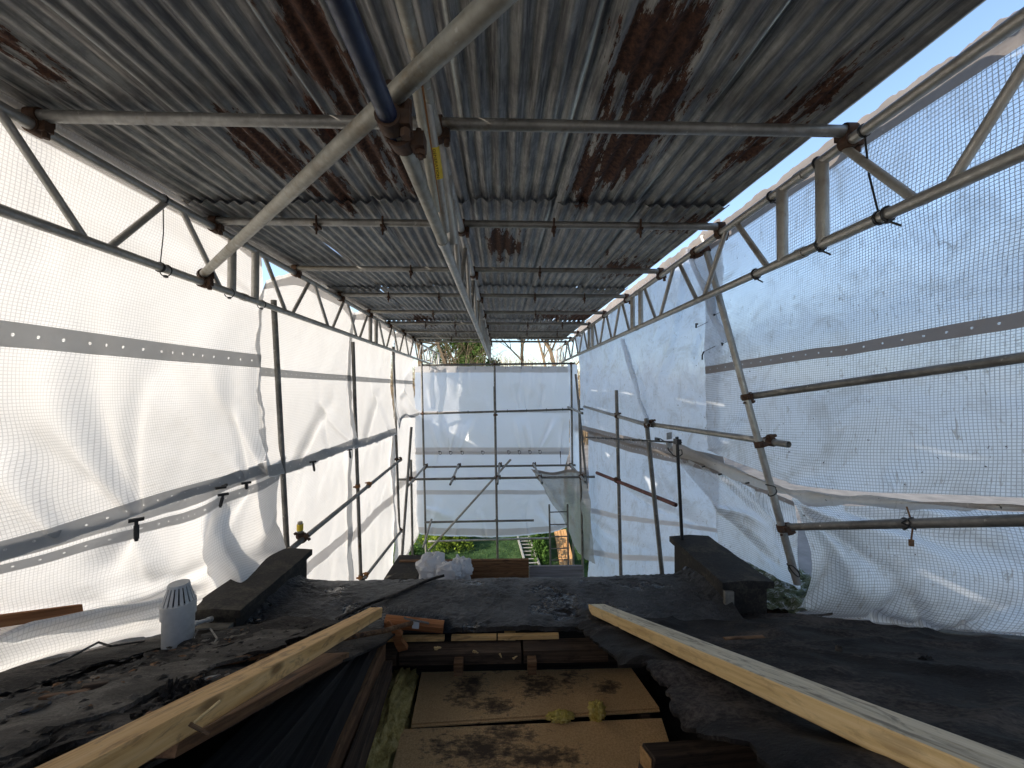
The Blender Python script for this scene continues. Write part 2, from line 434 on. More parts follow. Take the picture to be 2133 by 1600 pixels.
M['glasswool'] = m_rough('yellow mineral wool', [(.34, (.20, .145, .045)), (.5, (.50, .39, .14)), (.66, (.74, .61, .29))], 18, .9, (.9, 1), .02, (1,1,1), .1, 110)
M['glasswool_bright'] = m_rough('clean yellow mineral wool', [(.34, (.45, .32, .05)), (.5, (.74, .56, .14)), (.66, (.85, .72, .34))], 22, .9, (.9, 1), .02, (1,1,1), .1, 110)
M['brick'] = m_rough('brick wall', [(.35, (.10, .05, .035)), (.65, (.24, .12, .08))], 12, .5)
M['ceiling'] = m_rough('dusty loft ceiling', [(.35, (.03, .025, .02)), (.65, (.09, .075, .06))], 9, .6)

def m_wood(name, c_dark, c_mid, c_light, dirt=None, dirt_amt=0.0, knots=True, rough=.7, grain=9.0):
    m, nt, b = newmat(name); co = objco(nt); rnd = randob(nt)
    sh = N(nt, 'ShaderNodeCombineXYZ'); nt.links.new(math_(nt, 'MULTIPLY', rnd, 30), sh.inputs[0]); nt.links.new(math_(nt, 'MULTIPLY', rnd, 9), sh.inputs[1])
    va = N(nt, 'ShaderNodeVectorMath', operation='ADD'); nt.links.new(co, va.inputs[0]); nt.links.new(sh.outputs[0], va.inputs[1])
    g = noise(nt, mapping(nt, va.outputs[0], (1.2, grain * 4, grain * 4)), 1.0, 6, .62, 1.2)
    g2 = noise(nt, mapping(nt, va.outputs[0], (3, 220, 220)), 1.0, 3, .6)
    c = ramp(nt, math_(nt, 'ADD', math_(nt, 'MULTIPLY', g, .8), math_(nt, 'MULTIPLY', g2, .2)), [(.36, c_dark), (.5, c_mid), (.66, c_light)])
    if knots:
        vo = N(nt, 'ShaderNodeTexVoronoi'); vo.inputs['Scale'].default_value = 1.0
        nt.links.new(mapping(nt, va.outputs[0], (3.2, 9, 9)), vo.inputs['Vector'])
        kn = ramp(nt, vo.outputs['Distance'], [(.07, 1.0), (.16, 0.0)])
        c = mixc(nt, math_(nt, 'MULTIPLY', kn, .8), c, tuple(x * .35 for x in c_dark))
    if dirt:
        gm = N(nt, 'ShaderNodeNewGeometry'); sp = N(nt, 'ShaderNodeSeparateXYZ'); nt.links.new(gm.outputs['Normal'], sp.inputs[0])
        d = noise(nt, mapping(nt, va.outputs[0], (5, 22, 22), (1, 2, 3), (0, 0, .35)), 1.0, 6, .7, 1.5)
        dm = ramp(nt, d, [(.50, 0.0), (.62, 1.0)])
        c = mixc(nt, math_(nt, 'MULTIPLY', dm, dirt_amt), c, dirt)
    nt.links.new(c, b.inputs['Base Color']); b.inputs['Roughness'].default_value = rough
    b.inputs['Specular IOR Level'].default_value = .25
    sw = noise(nt, mapping(nt, va.outputs[0], (160, 6, 6)), 1.0, 2, .5)
    bump(nt, b, math_(nt, 'ADD', math_(nt, 'ADD', g2, math_(nt, 'MULTIPLY', sw, .5)), g), .35, .003)
    return m
M['pine'] = m_wood('new sawn pine', (.50, .27, .09), (.66, .40, .16), (.76, .51, .25), (.16, .09, .045), .55)
M['pine_pale'] = m_wood('pale sawn pine', (.50, .33, .14), (.64, .45, .21), (.74, .56, .30), (.25, .16, .08), .35)
M['pine_mud'] = m_wood('mud smeared weathered pine', (.46, .40, .28), (.60, .53, .39), (.72, .65, .50), (.13, .11, .085), .7, False)
M['old_wood'] = m_wood('old dark timber', (.035, .024, .017), (.075, .050, .034), (.14, .095, .062), (.02, .015, .012), .5, True, .85)
M['brown_wood'] = m_wood('brown timber', (.09, .045, .022), (.16, .085, .042), (.25, .145, .075), (.04, .025, .018), .5, True, .8)
M['char_wood'] = m_wood('blackened timber', (.008, .007, .007), (.018, .016, .015), (.04, .036, .033), None, 0, False, .8)
M['red_wood'] = m_wood('orange brown timber', (.24, .09, .035), (.34, .14, .055), (.45, .21, .09), None, 0, True, .8)
M['grey_wood'] = m_wood('weathered grey board', (.16, .16, .17), (.25, .25, .27), (.34, .34, .37), None, 0, True, .8)
M['fence_wood'] = m_wood('orange fence plank', (.34, .17, .06), (.48, .26, .10), (.60, .36, .16), None, 0, True, .8)
def m_chip():
    m, nt, b = newmat('stained chipboard'); co = posco(nt)
    f = noise(nt, co, 120, 3, .6); f1 = noise(nt, co, 3, 5, .6)
    c = ramp(nt, f, [(.35, (.54, .31, .13)), (.5, (.66, .405, .18)), (.66, (.76, .50, .25))])
    c = mixc(nt, ramp(nt, f1, [(.35, .0), (.7, .5)]), c, (.54, .32, .14))
    tot = None
    nz = math_(nt, 'ADD', math_(nt, 'MULTIPLY', math_(nt, 'SUBTRACT', noise(nt, co, 8, 8, .78), .5), 4.2), math_(nt, 'MULTIPLY', math_(nt, 'SUBTRACT', noise(nt, mapping(nt, co, (20, 60, 1), (0,0,0), (0,0,.5)), 1, 4, .7), .5), 2.6))
    for (u, v, rx, ry) in ((1130, 1425, .18, .08), (980, 1430, .10, .13), (1265, 1430, .07, .05), (1060, 1390, .12, .05), (1030, 1470, .16, .05), (1170, 1385, .10, .04), (1000, 1560, .22, .10), (1060, 1530, .12, .07), (1140, 1580, .2, .06)):
        p = atH(u, v, -1.79)
        sub = N(nt, 'ShaderNodeVectorMath', operation='SUBTRACT'); nt.links.new(co, sub.inputs[0]); sub.inputs[1].default_value = (p.x, p.y, 0)
        mul = N(nt, 'ShaderNodeVectorMath', operation='MULTIPLY'); nt.links.new(sub.outputs[0], mul.inputs[0]); mul.inputs[1].default_value = (1/rx, 1/ry, 0)
        ln = N(nt, 'ShaderNodeVectorMath', operation='LENGTH'); nt.links.new(mul.outputs[0], ln.inputs[0])
        v_ = math_(nt, 'SUBTRACT', .75, math_(nt, 'MULTIPLY', ln.outputs['Value'], .7))
        tot = v_ if tot is None else math_(nt, 'MAXIMUM', tot, v_)
    tot = math_(nt, 'MAXIMUM', tot, -.9)
    sm = ramp(nt, math_(nt, 'ADD', tot, nz), [(-.15, 0.0), (.2, .45), (.8, .9)])
    c = mixc(nt, sm, c, (.035, .023, .017))
    nt.links.new(c, b.inputs['Base Color']); b.inputs['Roughness'].default_value = .8
    bump(nt, b, f, .2, .002)
    return m
M['chip'] = m_chip()
def m_leaf(name, c0, c1, thin=.3):
    m = bpy.data.materials.new(name); m.use_nodes = True; nt = m.node_tree
    nt.nodes.remove(nt.nodes['Principled BSDF']); out = nt.nodes['Material Output']
    f = noise(nt, posco(nt), 6, 3)
    c = mixc(nt, ramp(nt, f, [(.35, 0.0), (.65, 1.0)]), c0, c1)
    d = N(nt, 'ShaderNodeBsdfDiffuse'); t = N(nt, 'ShaderNodeBsdfTranslucent'); mx = N(nt, 'ShaderNodeMixShader'); mx.inputs[0].default_value = thin
    nt.links.new(c, d.inputs[0]); nt.links.new(c, t.inputs[0]); nt.links.new(d.outputs[0], mx.inputs[1]); nt.links.new(t.outputs[0], mx.inputs[2])
    nt.links.new(mx.outputs[0], out.inputs[0])
    return m
M['ivy'] = m_leaf('ivy leaves', (.03, .07, .02), (.10, .15, .04))
M['shrub'] = m_leaf('yellow green shrub leaves', (.08, .13, .018), (.19, .25, .04))
M['shrub_dark'] = m_leaf('dark shrub leaves', (.02, .05, .012), (.06, .11, .025))
M['grass_blade'] = m_leaf('grass blades', (.030, .06, .018), (.065, .11, .035))
M['bark'] = m_rough('bare bark', [(.35, (.09, .065, .04)), (.65, (.24, .18, .115))], 5, .5)
M['twig'] = m_rough('pale bare twigs', [(.35, (.20, .14, .08)), (.65, (.40, .30, .18))], 3, .2)
M['earth'] = m_rough('pale gravel and paving', [(.35, (.10, .095, .085)), (.65, (.22, .21, .20))], 1.5, .4)
M['lawn'] = m_rough('lawn', [(.38, (.014, .030, .010)), (.5, (.028, .058, .020)), (.62, (.060, .095, .036))], 2.2, .8, (.9, 1), .02, (1,1,1), .1, 40)

# ------------------------------------------------------------------ ground and garden
g = MB()
g.add([(-300, -60, 0), (300, -60, 0), (300, 600, 0), (-300, 600, 0)], [(0, 1, 2, 3)])
tag(g.build('ground', M['earth'], origin=False), kind='structure')
g = MB()
g.add([(-3.6, 4.3, .004), (3.6, 4.3, .004), (3.6, 24, .004), (-3.6, 24, .004)], [(0, 1, 2, 3)])
tag(g.build('lawn', M['lawn'], origin=False), kind='structure')

def leaf_cloud(mb, pts, size, rng, squash=1.0):
    for p in pts:
        a = Vector((rng.gauss(0,1), rng.gauss(0,1), rng.gauss(0,1))).normalized(); b = a.cross(Vector((rng.gauss(0,1), rng.gauss(0,1), rng.gauss(0,1)))).normalized()
        s = size * rng.uniform(.6, 1.3)
        p = Vector(p)
        mb.add([p - a*s, p + b*s*.55, p + a*s, p - b*s*.55], [(0, 1, 2, 3)])

# grass tufts on the visible piece of lawn
mb = MB(); rng = random.Random(3)
for i in range(9000):
    x, y = rng.uniform(-3.2, 3.2), rng.uniform(9.6, 14.8)
    h = rng.uniform(.03, .08); a = rng.uniform(0, 6.28); w = .008
    dx, dy = math.cos(a), math.sin(a)
    mb.add([(x - dx*w, y - dy*w, 0), (x + dx*w, y + dy*w, 0), (x + dy*h*.5, y - dx*h*.5, h)], [(0, 1, 2)])
tag(mb.build('grass', M['grass_blade'], origin=False), 'short green grass of the garden lawn below the scaffold', 'grass', kind='stuff')

def shrub(name, c, rx, ry, h, n, mat, label, seed):
    rng = random.Random(seed)
    o = empty(name, c, label, 'shrub')
    mb = MB()
    for i in range(7):
        a = rng.uniform(0, 6.28); q = rng.uniform(.3, .8)
        mb.tube(c, Vector(c) + Vector((math.cos(a)*rx*q, math.sin(a)*ry*q, h*rng.uniform(.5, .85))), .014, .004, 6)
    mb.build('stem', M['bark'], o)
    mb = MB(); pts = []
    for i in range(n):
        a = rng.uniform(0, 6.28); z = rng.random(); rr = math.sqrt(max(0, 1 - (z*.95) ** 2)) * (rng.random() ** .45)
        lump = 1 + .22 * math.sin(a * 5 + seed) + .12 * math.sin(a * 11)
        pts.append((c[0] + math.cos(a)*rx*rr*lump, c[1] + math.sin(a)*ry*rr*lump, c[2] + .05 + z*h*(.85 + .2*math.sin(a*4))))
    leaf_cloud(mb, pts, .05, rng)
    mb.build('foliage', mat, o)
shrub('garden_shrub', (-1.75, 12.4, 0), .85, .8, .75, 2600, M['shrub'], 'bright yellow green shrub on the lawn below the far sheet', 5)
shrub('garden_shrub', (-2.7, 11.0, 0), .5, .7, .5, 900, M['shrub_dark'], 'dark green low shrub on the lawn beside the left corner pole', 6)
shrub('garden_shrub', (1.18, 12.0, 0), .32, 1.5, .5, 1700, M['shrub_dark'], 'dark green shrub between the lying ladder and orange planks', 7)
shrub('garden_shrub', (2.75, 11.6, 0), .45, 1.6, .6, 1200, M['shrub_dark'], 'dark green shrub on the right of the orange planks', 8)

# aluminium ladder lying on the lawn
L0, L1 = atH(1090, 1118, -4.9), atH(1114, 1192, -4.9)
lad = empty('aluminium_ladder', (L1.x, L1.y, 0), 'silver aluminium ladder lying on the lawn below the far sheet', 'ladder')
ld = (L1 - L0); ll = ld.length; ld.normalize(); ls = Vector((ld.y, -ld.x, 0)).normalized()
for s in (-1, 1):
    mb = MB(); mb.obox((L0 + L1) / 2 + ls * .19 * s, ld * ll / 2, ls * .022, Vector((0, 0, .045))); mb.build('stile', M['alu'], lad)
for k in range(int(ll / .26)):
    c = L0 + ld * (.12 + k * .26); mb = MB(); mb.tube(c - ls * .175, c + ls * .175, .018, n=8); mb.build('rung', M['alu'], lad)

# orange planks stacked on the grass
for k in range(4):
    a, b_ = atH(1157 + k * 6.2, 1104, -4.93), atH(1171 + k * 8, 1184, -4.93)
    mb = MB(); d = (b_ - a); Lk = d.length; d.normalize(); s = Vector((d.y, -d.x, 0))
    ax = Matrix((d, s, Vector((0, 0, 1)))).transposed().to_4x4(); ax.translation = (a + b_) / 2 - Vector((0, 0, .03))
    mb.box((-Lk/2, -.045, -.04), (Lk/2, .045, .04 + .012 * (k % 2)))
    tag(mb.build('timber_plank', M['fence_wood'], matrix=ax), ['leftmost', 'second from left', 'third from left', 'rightmost'][k] + ' of four orange planks lying on the lawn', 'plank', 'orange planks on the lawn')

# ------------------------------------------------------------------ trees beyond the far sheet
def branch(mb, p, d, L, r, depth, rng, spread=.55, n=5):
    seg = 3; q = Vector(p); dd = Vector(d).normalized(); rr = r
    for k in range(seg):
        nd = (dd + Vector((rng.gauss(0, .12), rng.gauss(0, .12), rng.gauss(.03, .1)))).normalized()
        e = q + nd * (L / seg); r2 = rr * .8
        mb.tube(q, e, rr, r2, n if depth > 1 else 4, caps=False)
        if depth > 0 and (k > 0 or depth < 4):
            for _ in range(2 if depth > 1 else 2):
                a = Vector((rng.gauss(0,1), rng.gauss(0,1), rng.gauss(.1,.6))).normalized()
                branch(mb, e, (nd + a * spread * rng.uniform(.9, 1.9)).normalized(), L * rng.uniform(.5, .72), r2 * .55, depth - 1, rng, spread)
        q, dd, rr = e, nd, r2
def bare_tree(x, y, h, seed, label, r=.16, depth=4, lean=(0, 0)):
    rng = random.Random(seed)
    o = empty('bare_tree', (x, y, 0), label, 'tree', 'bare trees beyond the far sheet')
    mb = MB(); mb.tube((x, y, 0), (x + lean[0]*.4, y + lean[1]*.4, h * .42), r * 1.3, r, 10); mb.build('trunk', M['bark'], o)
    mb = MB(); base = Vector((x + lean[0]*.4, y + lean[1]*.4, h * .42))
    branch(mb, base, Vector((lean[0]*.25, lean[1]*.25, 1)), h * .45, r, depth, rng)
    for k in range(4):
        a = rng.uniform(0, 6.28)
        branch(mb, base - Vector((0, 0, h * .05 * k)), Vector((math.cos(a), math.sin(a), .6)), h * .3, r * .5, depth - 1, rng)
    mb.build('crown', M['bark'], o)
bare_tree(2.9, 18, 9.5, 12, 'bare tree furthest right above the far sheet', .15)
bare_tree(2.2, 17, 9, 13, 'bare tree with slim forks right of the middle beam', .10)
bare_tree(.9, 19, 9, 14, 'slim bare tree just right of the middle beam', .13)
bare_tree(-4.2, 20, 9.5, 15, 'bare tree furthest left above the far sheet', .2)
bare_tree(-.9, 18, 8.5, 16, 'bare tree with leaning boughs left of the middle beam', .16, 4, (-1.5, 0))
def ivy_tree():
    x, y = -1.75, 19; rng = random.Random(44)
    o = empty('ivy_clad_tree', (x, y, 0), 'ivy covered tree with dense green leaves above the far sheet', 'tree')
    mb = MB(); mb.tube((x, y, 0), (x + .2, y, 6.5), .28, .16, 10); mb.tube((x + .2, y, 6.5), (x, y, 9.5), .16, .05, 8); mb.build('trunk', M['bark'], o)
    mb = MB(); branch(mb, (x + .1, y, 5), Vector((.3, 0, 1)), 3.0, .1, 3, rng); branch(mb, (x, y, 5.5), Vector((-.5, 0, 1)), 2.5, .08, 3, rng); mb.build('branches', M['bark'], o)
    mb = MB(); pts = []
    for k in range(95):
        cx, cy, cz = x + rng.gauss(.1, .55), y + rng.gauss(0, .55), rng.uniform(3.2, 8.6)
        rr = rng.uniform(.25, .6)
        for i in range(230):
            v = Vector((rng.gauss(0,1), rng.gauss(0,1), rng.gauss(0,1))).normalized() * rr * rng.random() ** .4
            pts.append((cx + v.x, cy + v.y, cz + v.z))
    leaf_cloud(mb, pts, .075, rng); mb.build('ivy', M['ivy'], o)
ivy_tree()
mb = MB(); rng = random.Random(9)
for i in range(2600):
    x, y = rng.uniform(-26, 26), rng.uniform(34, 40)
    h = rng.uniform(4.5, 8.2) * (1 + .12 * math.sin(x * .9) + .1 * math.sin(x * 2.3))
    top = Vector((x + rng.gauss(0, .7), y, h))
    mb.tube((x, y, 0), top, .03, .008, 3, caps=False)
    for k in range(5):
        p = Vector((x, y, 0)).lerp(top, rng.uniform(.5, .97)); mb.tube(p, p + Vector((rng.gauss(0, .5), rng.gauss(0, .3), rng.uniform(.2, .9))), .016, .006, 3, caps=False)
tag(mb.build('thicket', M['twig'], origin=False), 'pale brown mass of bare twigs far behind the garden', 'thicket', kind='stuff')

# ------------------------------------------------------------------ the house
house = empty('house', (0, 1.5, 0), 'house with black felt roof opened up over its loft', 'house')
def hp(mb, name, mat, smooth=False, matrix=None): return mb.build(name, mat, house, smooth, matrix)
XL, XR = -2.3, 2.75
# walls
mb = MB(); mb.box((-1.95, 3.0, 0), (1.95, 3.1, CZ - 1.62)); hp(mb, 'wall', M['brick'])
mb = MB(); mb.box((-1.95, -3.2, 0), (1.95, -3.1, CZ - 1.5)); hp(mb, 'wall', M['brick'])
for s in (-1, 1):
    prof = [(-3.1, -CZ), (2.999, -CZ), (2.999, -1.62), (2.4, -1.52), (-.6, -.25), (-3.1, -1.42)]
    mb = MB(); n = len(prof); vs = [(s*1.95 + d, y, CZ + h) for d in (-.1, .1) for y, h in prof]
    mb.add(vs, [tuple(range(n-1, -1, -1)), tuple(range(n, 2*n))] + [(i, (i+1) % n, n+(i+1) % n, n+i) for i in range(n)]); hp(mb, 'wall', M['brick'])
mb = MB(); mb.box((-1.845, -3.09, CZ - 2.06), (1.845, 2.99, CZ - 2.0)); hp(mb, 'loft_ceiling', M['ceiling'])
# lower rear roof
mb = MB(); mb.box((-1.95, 3.11, 0), (1.95, 4.2, CZ - 2.12)); hp(mb, 'rear_extension', M['brick'])
mb = MB(); mb.box((-2.0, 3.112, CZ - 2.118), (2.0, 4.25, CZ - 2.08)); hp(mb, 'lower_roof', M['felt'])

# hole outline on the slope
def edge_fn(pts):
    pts = sorted([(p.y, p.x) for p in pts])
    ys = [a for a, _ in pts]; xs = [b for _, b in pts]
    return lambda Y: float(np.interp(Y, ys, xs))
hole_r = edge_fn([atS(1235, 1330), atS(1262, 1352), atS(1300, 1378), atS(1345, 1382), atS(1352, 1408), atS(1395, 1418), atS(1392, 1432), atS(1425, 1482), atS(1500, 1532), atS(1560, 1562), atS(1600, 1600)])
hole_l = edge_fn([atS(800, 1335), atS(740, 1362), atS(640, 1415), atS(520, 1478), atS(400, 1540), atS(280, 1600)])
def deck(name, x0f, x1f, y0, y1, nx, ny, mat, zf, jag0=0, jag1=0, thick=0.0, parent=house, seed=1, label=None):
    vs = []; fs = []
    for j in range(ny + 1):
        Y = y0 + (y1 - y0) * j / ny
        a, b = x0f(Y), x1f(Y)
        a += jag0 * (mnoise.fractal((Y * 9, seed, 0), 1, 2, 5)); b += jag1 * (mnoise.fractal((Y * 9, seed + 7, 0), 1, 2, 5))
        for i in range(nx + 1):
            X = a + (b - a) * i / nx
            vs.append((X, Y, CZ + slope_h(Y) + zf(X, Y)))
    n = nx + 1
    for j in range(ny):
        for i in range(nx): fs.append((j*n+i, j*n+i+1, (j+1)*n+i+1, (j+1)*n+i))
    if thick:
        B = len(vs); vs += [(x, y, z - thick) for x, y, z in vs]
        for j in range(ny):
            fs.append((j*n, (j+1)*n, B+(j+1)*n, B+j*n)); fs.append((j*n+nx, B+j*n+nx, B+(j+1)*n+nx, (j+1)*n+nx))
        for i in range(nx):
            fs.append((i, B+i, B+i+1, i+1)); fs.append((ny*n+i, ny*n+i+1, B+ny*n+i+1, B+ny*n+i))
    mb = MB(); mb.add(vs, fs)
    return mb.build(name, mat, parent, SM)
YE = 2.46                                         # where the slope meets the flat strip
def rz(X, Y):                                     # ripples of the right-hand felt
    z = .018 * mnoise.fractal((X * 2.2, Y * 2.2, 1), 1, 2, 4) + .006 * mnoise.noise((X * 9, Y * 9, 3))
    e = X - hole_r(Y)
    if e < .10: z -= (1 - e / .10) ** 2 * (.018 + .05 * mnoise.noise((Y * 6, 2, 2)))
    rg = 1 - abs(mnoise.noise((X * 1.1 + Y * 1.6, Y * 2.6 - X * 1.2, 5))) * 2.2; z += .022 * max(0, rg) ** 3
    rg = 1 - abs(mnoise.noise((X * 2.3 - Y * .6, Y * 3.6 + X * .8, 15))) * 2.4; z += .012 * max(0, rg) ** 3
    p = atS(1610, 1330); d2 = (X - p.x) ** 2 / .05 + (Y - p.y) ** 2 / .01
    z += .035 * math.exp(-d2) * math.sin((X - p.x) * 9 + .9)
    q = 1 / (1 + math.exp(-(Y - 2.2) * 14)) if Y < 2.9 else 1
    if Y > 2.2: z += (Y - 2.2) * PB * .0
    return z
o = deck('felt_roof', hole_r, lambda Y: XR, -.6, 2.60, 110, 220, M['felt_brown'], rz, .035, 0, .012, seed=3)
o['label'] = 'rippled black felt right of the roof opening, torn along the opening'
# left side: base felt and torn layers lying one over another
def lz(off, amp, seed):
    return lambda X, Y: off + amp * mnoise.fractal((X * 3, Y * 1.6, seed), 1, 2, 5) + .004 * mnoise.noise((X * 20, Y * 20, seed))
K = lambda v: (lambda Y: v)
o = deck('felt_roof', K(XL), lambda Y: hole_l(Y) - .015, -.6, 2.50, 60, 90, M['felt'], lz(-.012, .012, 2), 0, .02, .012, seed=5)
o['label'] = 'ragged black felt left of the roof opening'
deck('felt_layer', K(-1.52), K(-1.33), .3, 2.3, 8, 110, M['felt'], lz(.030, .03, 11), .05, .035, .012, seed=21)
deck('felt_layer', K(-1.34), lambda Y: -1.16 + .05 * math.sin(Y * 4), .3, 2.2, 8, 110, M['felt_grit'], lz(.045, .02, 12), .03, .05, .014, seed=22)
deck('felt_layer', lambda Y: -1.19 + .03 * math.sin(Y * 5), K(-1.00), .3, 2.0, 8, 110, M['felt_grit'], lz(.065, .022, 13), .03, .04, .014, seed=23)
deck('felt_layer', K(-1.04), lambda Y: max(-.93, -.93), .3, 1.75, 8, 110, M['felt'], lz(.040, .03, 14), .04, .05, .014, seed=24)
deck('felt_layer', K(-1.9), K(-1.62), 1.2, 2.4, 8, 60, M['felt'], lz(.018, .018, 15), .03, .03, .01, seed=25)
deck('felt_layer', K(-1.28), K(-.92), 1.55, 2.25, 10, 60, M['felt_brown'], lz(.060, .04, 16), .05, .05, .014, seed=26)
deck('sarking_board', lambda Y: hole_l(Y) - .16, lambda Y: hole_l(Y) - .02, .25, 1.75, 4, 60, M['brown_wood'], lz(.010, .004, 17), .0, .01, .02, seed=27)
mb = MB(); mb.add([(XL, -.602, CZ + slope_h(-.6) - .012), (XR, -.602, CZ + slope_h(-.6) - .012), (XR, -3.3, CZ - 1.45), (XL, -3.3, CZ - 1.45)], [(0, 1, 2, 3)])
hp(mb, 'rear_slope', M['felt'])
# flat strip between the parapets
vs = []; fs = []; nx, ny = 360, 90
for j in range(ny + 1):
    for i in range(nx + 1):
        X = -1.64 + (1.545 + 1.64) * i / nx
        Yn = YE - .04 + .012 * mnoise.noise((X * 5, 1, 1)); Yf = 3.14 + .01 * X
        Y = Yn + (Yf - Yn) * j / ny
        z = -1.485 + .014 * mnoise.fractal((X * 4, Y * 4, 8), 1, 2, 5) + .009 * max(0, mnoise.noise((X * 3, Y * 4, 30)) + .55) * mnoise.fractal((X * 19, Y * 26, 4), .8, 2, 4) - .045 * (j / ny) ** 6 + .02 * (X / 1.6) ** 4
        e = min(X + 1.64, 1.545 - X)
        if e < .14: z += (.14 - e) ** 2 * 4 * min(1, j / ny * 2.5)
        vs.append((X, Y, CZ + z))
B = len(vs); n = nx + 1
for j in range(ny):
    for i in range(nx): fs.append((j*n+i, j*n+i+1, (j+1)*n+i+1, (j+1)*n+i))
vs += [(x, y, z - .03) for x, y, z in vs[:n]] + [(x, y + .02, z - .35) for x, y, z in vs[ny*n:ny*n+n]]
for i in range(nx):
    fs.append((i, B+i, B+i+1, i+1)); fs.append((ny*n+i, ny*n+i+1, B+n+i+1, B+n+i))
mb = MB(); mb.add(vs, fs); o = hp(mb, 'flat_roof', M['felt_wet'], SM); o['label'] = 'wet flat felt strip with puddles between the two parapets'
# felt fold lines on the strip
mb = MB(); pts = [atH(u, v, -1.475) for u, v in ((700, 1290), (770, 1258), (820, 1240), (860, 1222), (900, 1206), (925, 1199))]
mb.path(pts, .010, 6); hp(mb, 'felt_seam', M['felt'], SM)
# edge boards under the felt strip
for (u0, u1) in ((655, 925), (940, 1034), (1037, 1164)):
    a, b_ = atY(u0, 1320 - (u0 - 655) * .012, YE - .06), atY(u1, 1320 - (u1 - 655) * .012, YE - .06)
    mb = MB(); mb.box((a.x, YE - .062, CZ - 1.552), (b_.x, YE - .035, CZ - 1.526)); hp(mb, 'edge_board', M['pine'])
# wall plate and short studs in front of the loft floor
for (u0, u1, h0) in ((748, 830, -1.60), (836, 1085, -1.60), (1090, 1262, -1.59)):
    a, b_ = atY(u0, 1360, 2.36), atY(u1, 1360, 2.36)
    mb = MB(); mb.box((a.x, 2.31, CZ - 1.635), (b_.x, 2.42, CZ + h0 + .03)); hp(mb, 'wall_plate', M['old_wood'])
for u in (955, 1108):
    a = atY(u, 1370, 2.27); mb = MB(); mb.box((a.x - .026, 2.25, CZ - 1.66), (a.x + .026, 2.305, CZ - 1.585)); hp(mb, 'stud', M['brown_wood'])
a = atY(1062, 1330, 2.44); mb = MB(); mb.box((a.x - .035, 2.425, CZ - 1.60), (a.x + .035, 2.47, CZ - 1.53)); hp(mb, 'stud', M['pine'])
mb = MB(); mb.box((-.95, 2.47, CZ - 1.98), (.95, 2.52, CZ - 1.53)); hp(mb, 'rear_boarding', M['char_wood'])
# parapets
def parapet(x0, x1, y0, y1, hb, ht, label, cap=.045):
    mb = MB(); mb.box((x0, y0, CZ + hb), (x1, y1, CZ + ht - cap)); p = hp(mb, 'parapet', M['stone']); p['label'] = label
    mb = MB(); seg = 14; vs = []; fs = []
    for k in range(seg + 1):
        Y = y0 - .02 + (y1 - y0 + .04) * k / seg
        for (dx, dz) in ((x0 - .035, -cap), (x1 + .035, -cap), (x1 + .035, 0), ((x0 + x1) / 2, .012), (x0 - .035, 0)):
            vs.append((dx + .006 * mnoise.noise((Y * 7, dx * 9, 1)), Y, CZ + ht + dz + .006 * mnoise.noise((Y * 6, dx, 4))))
    for k in range(seg):
        for i in range(5): j = (i + 1) % 5; fs.append((k*5+i, k*5+j, (k+1)*5+j, (k+1)*5+i))
    fs.append((4, 3, 2, 1, 0)); fs.append(tuple(seg*5 + i for i in range(5)))
    mb.add(vs, fs); mb.build('coping', M['stone'], p, SM)
    return p
parapet(1.52, 1.80, 2.58, 3.36, -1.62, -1.30, 'black parapet with stone coping right of the flat strip')
parapet(-1.86, -1.60, 2.38, 3.22, -1.62, -1.325, 'black parapet with mossy coping left of the flat strip')
mb = MB(); mb.box((-1.845, 2.33, CZ - 1.50), (-1.615, 2.378, CZ - 1.405)); hp(mb, 'cement_fillet', M['render'])
mb = MB(); mb.box((1.50, 2.555, CZ - 1.52), (1.56, 2.578, CZ - 1.36)); hp(mb, 'cement_fillet', M['render'])
# second small parapet on the lower roof, left
mb = MB(); a, b_, c_, d_ = atY(800, 1205, 3.6), atY(868, 1205, 3.6), atY(880, 1156, 4.1), atY(832, 1156, 4.1)
lo = CZ - 2.09
vs = [tuple(q) for q in (a, b_, c_, d_)]; vs += [(x, y, lo) for x, y, z in vs]
mb.add(vs, [(0,1,2,3), (7,6,5,4), (0,4,5,1), (1,5,6,2), (2,6,7,3), (3,7,4,0)]); o = hp(mb, 'lower_parapet', M['stone'])
# mossy strip of the neighbour's roof beyond the right parapet
vs = []; fs = []; nx, ny = 46, 60
for j in range(ny + 1):
    for i in range(nx + 1):
        X, Y = 1.84 + .95 * i / nx, 2.50 + 1.5 * j / ny
        z = -1.50 - .22 * (Y - 2.6) + .05 * mnoise.fractal((X * 7, Y * 7, 2), 1, 2, 5) + .03 * mnoise.noise((X * 16, Y * 16, 0))
        vs.append((X, Y, CZ + z))
n = nx + 1
for j in range(ny):
    for i in range(nx): fs.append((j*n+i, j*n+i+1, (j+1)*n+i+1, (j+1)*n+i))
mb = MB(); mb.add(vs, fs); o = hp(mb, 'mossy_roof', M['moss'], SM); o['label'] = 'mossy gritty roof patch behind the right parapet'

